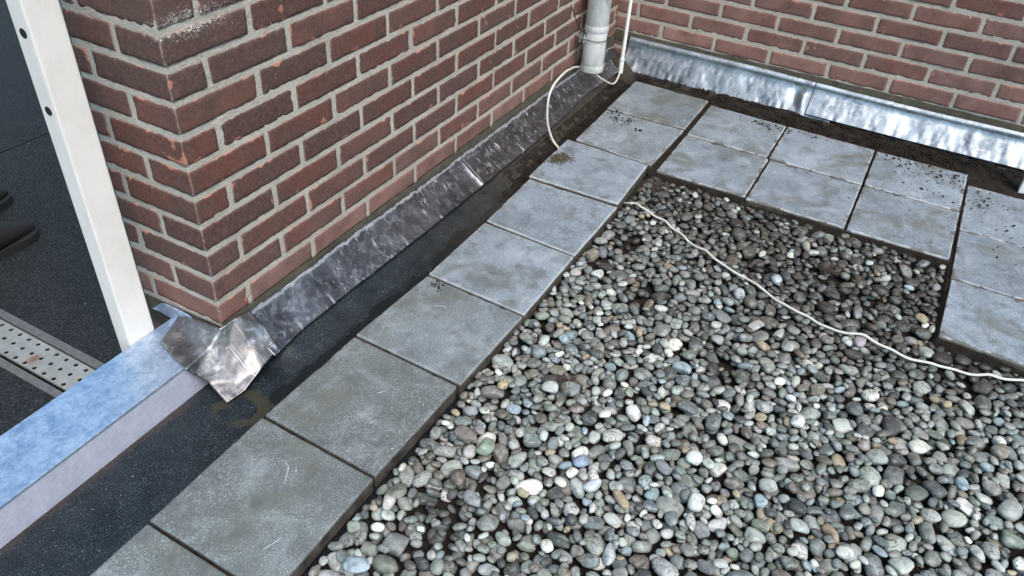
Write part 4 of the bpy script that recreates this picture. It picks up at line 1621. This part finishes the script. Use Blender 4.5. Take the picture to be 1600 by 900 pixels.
tangle("root_tangle", 1.765, -0.352, -0.030, 0.045, 330, M_ROOT, "brown tangle of dry roots in the inner angle beside the strip of slabs", "roots", 0.02, 0.0012)
tangle("root_tangle", 1.60, -0.930, -0.022, 0.032, 220, M_ROOT, "small tangle of dry roots among dirty pebbles beyond the cable", "roots", 0.014)
tangle("root_tangle", 0.785, -0.500, -0.018, 0.030, 160, M_ROOT, "dark wiry root clump on the pebbles near the strip of slabs", "roots", 0.012)
# moss clump: many small crumbs piled
def crumbs(name, spots, mat, rr):
    Vs, Fs, off = [], [], 0
    S, F = ico(1)
    for (x, y, z, r) in spots:
        sc = np.array([r * rnd.uniform(.7, 1.3), r * rnd.uniform(.7, 1.3), r * rnd.uniform(.4, .8)])
        V = S * (1 + 0.25 * vnoise(S, 1.7, rnd.random() * 99))[:, None] * sc @ rotm(rnd.random() * 6, 0, 0).T + np.array([x, y, z + sc[2] * .5])
        Vs.append(V)
        Fs.append(F + off)
        off += len(V)
    return link(name, raw_mesh(name, np.vstack(Vs), np.vstack(Fs), mat))


sp = []
for _ in range(900):
    a, d = rnd.random() * 6.283, abs(rnd.gauss(0, 0.5))
    x, y = 1.705 + 0.046 * d * math.cos(a), -0.026 + 0.034 * d * math.sin(a)
    sp.append((x, y, 0.004 + 0.010 * max(0, 1 - d) * rnd.random(), rnd.uniform(.001, .0030)))
for _ in range(60):
    sp.append((1.69 + rnd.gauss(0, .045), 0.0 + rnd.gauss(0, .022) * 0.6 - 0.01, 0.0042, rnd.uniform(.0006, .0018)))
sp = [s for s in sp if s[1] < 0.006 and 1.56 < s[0] < 1.83]
o = crumbs("moss_clump", sp, M_MOSS, 0)
tag(o, "crumbly olive clump of dry moss on the raised slab", "moss")

sp = []


def scat(cx_, cy_, sx, sy, n, r0=.0008, r1=.0028, z=0.0008):
    for _ in range(n):
        sp.append((cx_ + rnd.gauss(0, sx), cy_ + rnd.gauss(0, sy), z, rnd.uniform(r0, r1) if rnd.random() < .8 else rnd.uniform(r1, r1 * 1.9)))


scat(2.10, -0.055, .018, .02, 40); scat(2.11, -0.10, .016, .012, 35); scat(2.06, -0.16, .01, .01, 18); scat(2.15, -0.02, .02, .012, 20)
scat(2.02, -0.07, .05, .05, 16, .0006, .0015)
scat(2.38, -0.55, .016, .05, 60); scat(2.39, -0.67, .010, .06, 60, .0006, .002)
scat(2.33, -1.10, .05, .07, 90); scat(2.34, -1.16, .02, .03, 40); scat(2.39, -1.0, .012, .06, 40)
scat(2.20, -1.12, .04, .05, 14); scat(2.25, -1.30, .04, .04, 36); scat(2.2, -1.28, .02, .02, 22); scat(2.12, -1.36, .06, .05, 18)
scat(1.98, -1.0, .07, .1, 8); scat(1.9, -1.35, .08, .06, 10); scat(0.915, -0.055, .012, .01, 26); scat(0.90, -0.075, .008, .006, 10)
for _ in range(160):
    sp.append((rnd.uniform(0.0, 2.4), rnd.uniform(-.29, -.005), 0.0006, rnd.uniform(.0004, .0011)))
sp = [s for s in sp if not (s[0] > 2.40 or (s[1] < -0.31 and s[0] < 1.83 and s[1] > -1.23)) and s[1] < -0.004]
sp = [s for s in sp if not (1.54 < s[0] < 1.85 and s[1] > -.3)]
o = crumbs("soil_crumbs", sp, M_CRUMB, 0)
tag(o, "dark soil crumbs scattered over the paving slabs", "soil crumbs", None, 'stuff')

# loose mud and grit in the gutters
sp = []
for _ in range(3200):
    x = 1.1 + 1.45 * rnd.random() ** 0.8
    x = 1.55 + (x - 1.1) * 0.66
    sp.append((x, rnd.uniform(0.015, 0.06), -0.038 + 0.0, rnd.uniform(.0009, .0030)))
for _ in range(260):
    cx_, cy_ = rnd.uniform(2.435, 2.565), rnd.uniform(-1.6, 0.04)
    for _q in range(rnd.randrange(6, 34)):
        sp.append((min(2.568, cx_ + rnd.gauss(0, .009)), cy_ + rnd.gauss(0, .014), -0.0085 + 0.004 * rnd.random(), rnd.uniform(.0009, .0042)))
spp = []
for (x, y, z, r) in sp:
    if y > -0.005 and x < 2.5:
        u_ = (x - 1.25) / 1.33
        z = FLOOR + 0.004 + 0.004 * max(0, u_) + 0.055 * max(0, (y - 0.05) / 0.1) ** 1.6
    spp.append((x, y, z, r))
o = crumbs("gutter_grit", spp, M_SOIL, 0)
tag(o, "dark grit and mud crumbs lying in the gutter between slabs and lead", "grit", None, 'stuff')

# ------------------------------------------------------------------ person on the terrace (only a foot reaches into the picture)
FZ = -0.12
pr_ = thing("person", "person in blue trousers and dark shoes kneeling on the black floor at left", "person", (0.44, 1.24, FZ))


def skinned(name, joints, edges, mat, parent, sub=2):
    me = bpy.data.meshes.new(name)
    me.from_pydata([j[0] for j in joints], edges, [])
    o = bpy.data.objects.new(name, me)
    COL.objects.link(o)
    sk = o.modifiers.new("skin", 'SKIN')
    sk.use_smooth_shade = True
    sv = me.skin_vertices[0].data
    for i, j in enumerate(joints):
        r = j[1]
        sv[i].radius = (r, r) if np.isscalar(r) else r
    sv[0].use_root = True
    sb = o.modifiers.new("sub", 'SUBSURF')
    sb.levels = sb.render_levels = sub
    me.materials.append(mat)
    o.parent = parent
    o.location = tuple(-Vector(parent.location))
    return o


bx, by = 0.08, 1.27
hz = FZ + 0.52
fl, fr = (0.400, 1.165), (0.475, 1.37)        # ankles
J = [((bx, by, hz), 0.125), ((bx, by, hz + 0.22), 0.125), ((bx, by, hz + 0.42), 0.145), ((bx, by, hz + 0.52), 0.07), ((bx + .01, by, hz + 0.60), 0.055), ((bx + .02, by, hz + 0.70), 0.088), ((bx + .02, by, hz + 0.78), 0.075),
     ((bx, by - .10, hz - 0.05), 0.088), ((bx - .05, fl[1], FZ + 0.075), 0.06), ((fl[0], fl[1], FZ + 0.085), 0.042),
     ((bx, by + .10, hz - 0.05), 0.088), ((bx - .05, fr[1], FZ + 0.075), 0.06), ((fr[0], fr[1], FZ + 0.085), 0.042),
     ((bx, by - .20, hz + 0.44), 0.055), ((bx - .02, by - .25, hz + 0.15), 0.042), ((bx + .04, by - .26, hz - 0.08), 0.030),
     ((bx, by + .20, hz + 0.44), 0.055), ((bx - .02, by + .25, hz + 0.15), 0.042), ((bx + .04, by + .26, hz - 0.08), 0.030)]
E_ = [(0, 1), (1, 2), (2, 3), (3, 4), (4, 5), (5, 6), (0, 7), (7, 8), (8, 9), (0, 10), (10, 11), (11, 12), (2, 13), (13, 14), (14, 15), (2, 16), (16, 17), (17, 18)]
skinned("body", J, E_, M_SKIN, pr_)
skinned("jacket", [((bx, by, hz - 0.03), 0.150)] + [(J[1][0], 0.138), (J[2][0], 0.158), ((bx, by, hz + 0.50), 0.085), (J[13][0], 0.068), (J[14][0], 0.055), ((bx + .03, by - .26, hz - 0.04), 0.045), (J[16][0], 0.068), (J[17][0], 0.055), ((bx + .03, by + .26, hz - 0.04), 0.045)],
        [(0, 1), (1, 2), (2, 3), (2, 4), (4, 5), (5, 6), (2, 7), (7, 8), (8, 9)], M_JACK, pr_)
skinned("trousers", [((bx, by, hz + 0.06), 0.14), ((bx, by, hz - 0.02), 0.14), ((bx, by - .10, hz - 0.12), 0.10), ((bx - .05, fl[1], FZ + 0.085), 0.08), ((fl[0] - .05, fl[1], FZ + 0.085), 0.062), ((fl[0] + .085, fl[1], FZ + 0.095), 0.058),
                     ((bx, by + .10, hz - 0.12), 0.10), ((bx - .05, fr[1], FZ + 0.085), 0.08), ((fr[0] - .05, fr[1], FZ + 0.085), 0.062), ((fr[0] + .085, fr[1], FZ + 0.095), 0.058)],
        [(0, 1), (1, 2), (2, 3), (3, 4), (4, 5), (1, 6), (6, 7), (7, 8), (8, 9)], M_JEAN, pr_)


def shoe(cx_, cy_, az):
    # sweep of cross sections heel -> toe
    n, s = 22, 20
    V = []
    for i in range(n):
        t = i / (n - 1)
        L = 0.295
        x = -0.085 + L * t
        w = 0.038 + 0.014 * math.sin(math.pi * min(1, t * 1.05)) + 0.004 * math.sin(t * 5)
        env = math.sin(math.pi * min(1, max(0, (t * 0.94 + 0.03)))) ** 0.30
        w *= env
        h = np.interp(t, [0, .1, .3, .5, .75, 1], [0.075, 0.095, 0.10, 0.080, 0.055, 0.030]) * (0.6 + .4 * env)
        for k in range(s):
            a = 2 * math.pi * k / s
            yy = w * math.copysign(abs(math.cos(a)) ** 0.8, math.cos(a))
            z0 = h * 0.5 + h * 0.5 * math.copysign(abs(math.sin(a)) ** 0.75, math.sin(a))
            V.append((x, yy, z0 + 0.018))
    F = [(i * s + k, i * s + (k + 1) % s, (i + 1) * s + (k + 1) % s, (i + 1) * s + k) for i in range(n - 1) for k in range(s)]
    F += [tuple(range(s))[::-1], tuple(range((n - 1) * s, n * s))]
    V = np.array(V)
    ca, sa = math.cos(az), math.sin(az)
    Rz = np.array([[ca, -sa, 0], [sa, ca, 0], [0, 0, 1]])
    base = np.array([cx_, cy_, FZ])
    link("shoe", raw_mesh("shoe", V @ Rz.T + base, F, M_SHOE), pr_)
    # sole
    m = 40
    O = []
    for i in range(m):
        a = 2 * math.pi * i / m
        x = 0.0625 + 0.155 * math.copysign(abs(math.cos(a)) ** 0.75, math.cos(a))
        y = 0.054 * math.copysign(abs(math.sin(a)) ** 0.7, math.sin(a)) * (0.88 + 0.14 * math.cos(a))
        O.append((x, y))
    O = np.array(O)
    V = np.vstack([np.c_[O, np.full(m, 0.001)], np.c_[O * [1.0, 1.0], np.full(m, 0.024)]]) @ Rz.T + base
    F = [(i, (i + 1) % m, m + (i + 1) % m, m + i) for i in range(m)] + [tuple(range(m))[::-1], tuple(range(m, 2 * m))]
    link("shoe_sole", raw_mesh("shoe_sole", V, F, M_SOLE, smooth=False), pr_)


shoe(fl[0], fl[1], RAD(-4))
shoe(fr[0], fr[1], RAD(3))
# hands and head details
for sgn in (-1, 1):
    w = np.array((bx + .04, by + sgn * .26, hz - 0.08))
    palm = w + np.array([0.012, 0, -0.075])
    Jh = [(tuple(w), 0.026), (tuple(w + (palm - w) * 0.5), (0.034, 0.018)), (tuple(palm), (0.036, 0.016))]
    Eh = [(0, 1), (1, 2)]
    for q, (dx, ln) in enumerate([(-0.028, .030), (-0.010, .036), (0.009, .034), (0.027, .026)]):
        b0 = palm + np.array([dx, 0, -0.012])
        b1 = b0 + np.array([0.0, -sgn * 0.004, -ln])
        b2 = b1 + np.array([0.0, -sgn * 0.014, -ln * .75])
        k0 = len(Jh)
        Jh += [(tuple(b0), 0.0095), (tuple(b1), 0.0088), (tuple(b2), 0.0078)]
        Eh += [(2, k0), (k0, k0 + 1), (k0 + 1, k0 + 2)]
    k0 = len(Jh)
    Jh += [(tuple(w + np.array([0.038, -sgn * .006, -0.045])), 0.011), (tuple(w + np.array([0.052, -sgn * .012, -0.080])), 0.009)]
    Eh += [(1, k0), (k0, k0 + 1)]
    skinned("hand", Jh, Eh, M_SKIN, pr_)
Sh, Fh = ico(3)
hd = Sh * np.array([0.098, 0.080, 0.118])
hd[:, 0] += 0.016 * np.exp(-((Sh[:, 1] / .16) ** 2 + ((Sh[:, 2] + .08) / .22) ** 2)) * (Sh[:, 0] > 0) * 1.3
hd[:, 0] -= 0.008 * np.exp(-(((np.abs(Sh[:, 1]) - .38) / .16) ** 2 + ((Sh[:, 2] - .1) / .14) ** 2)) * (Sh[:, 0] > 0)
hd[:, 1] *= np.where(Sh[:, 2] < 0, 1 + 0.25 * Sh[:, 2], 1)
hc = np.array([bx + .03, by, hz + 0.72])
link("head", raw_mesh("head", hd + hc, Fh, M_SKIN), pr_)
hh = Sh * np.array([0.106, 0.088, 0.122])
hh[:, 0] -= 0.010
hh[:, 2] = np.maximum(hh[:, 2], np.where(Sh[:, 0] > 0.2, 0.055, -0.05)) + 0.006
link("hair", raw_mesh("hair", hh + hc, Fh, M_HAIR), pr_)
for sgn in (-1, 1):
    link("ear", raw_mesh("ear", Sh * np.array([0.018, 0.008, 0.030]) + hc + np.array([-0.005, sgn * 0.080, 0.0]), Fh, M_SKIN), pr_)
    link("eye", raw_mesh("eye", Sh * 0.011 + hc + np.array([0.083, sgn * 0.031, 0.012]), Fh, M_PVC2), pr_)
link("mouth", raw_mesh("mouth", Sh * np.array([0.008, 0.024, 0.005]) + hc + np.array([0.089, 0, -0.050]), Fh, mk_plain("lips", (0.4, 0.14, 0.12), 0.5)), pr_)
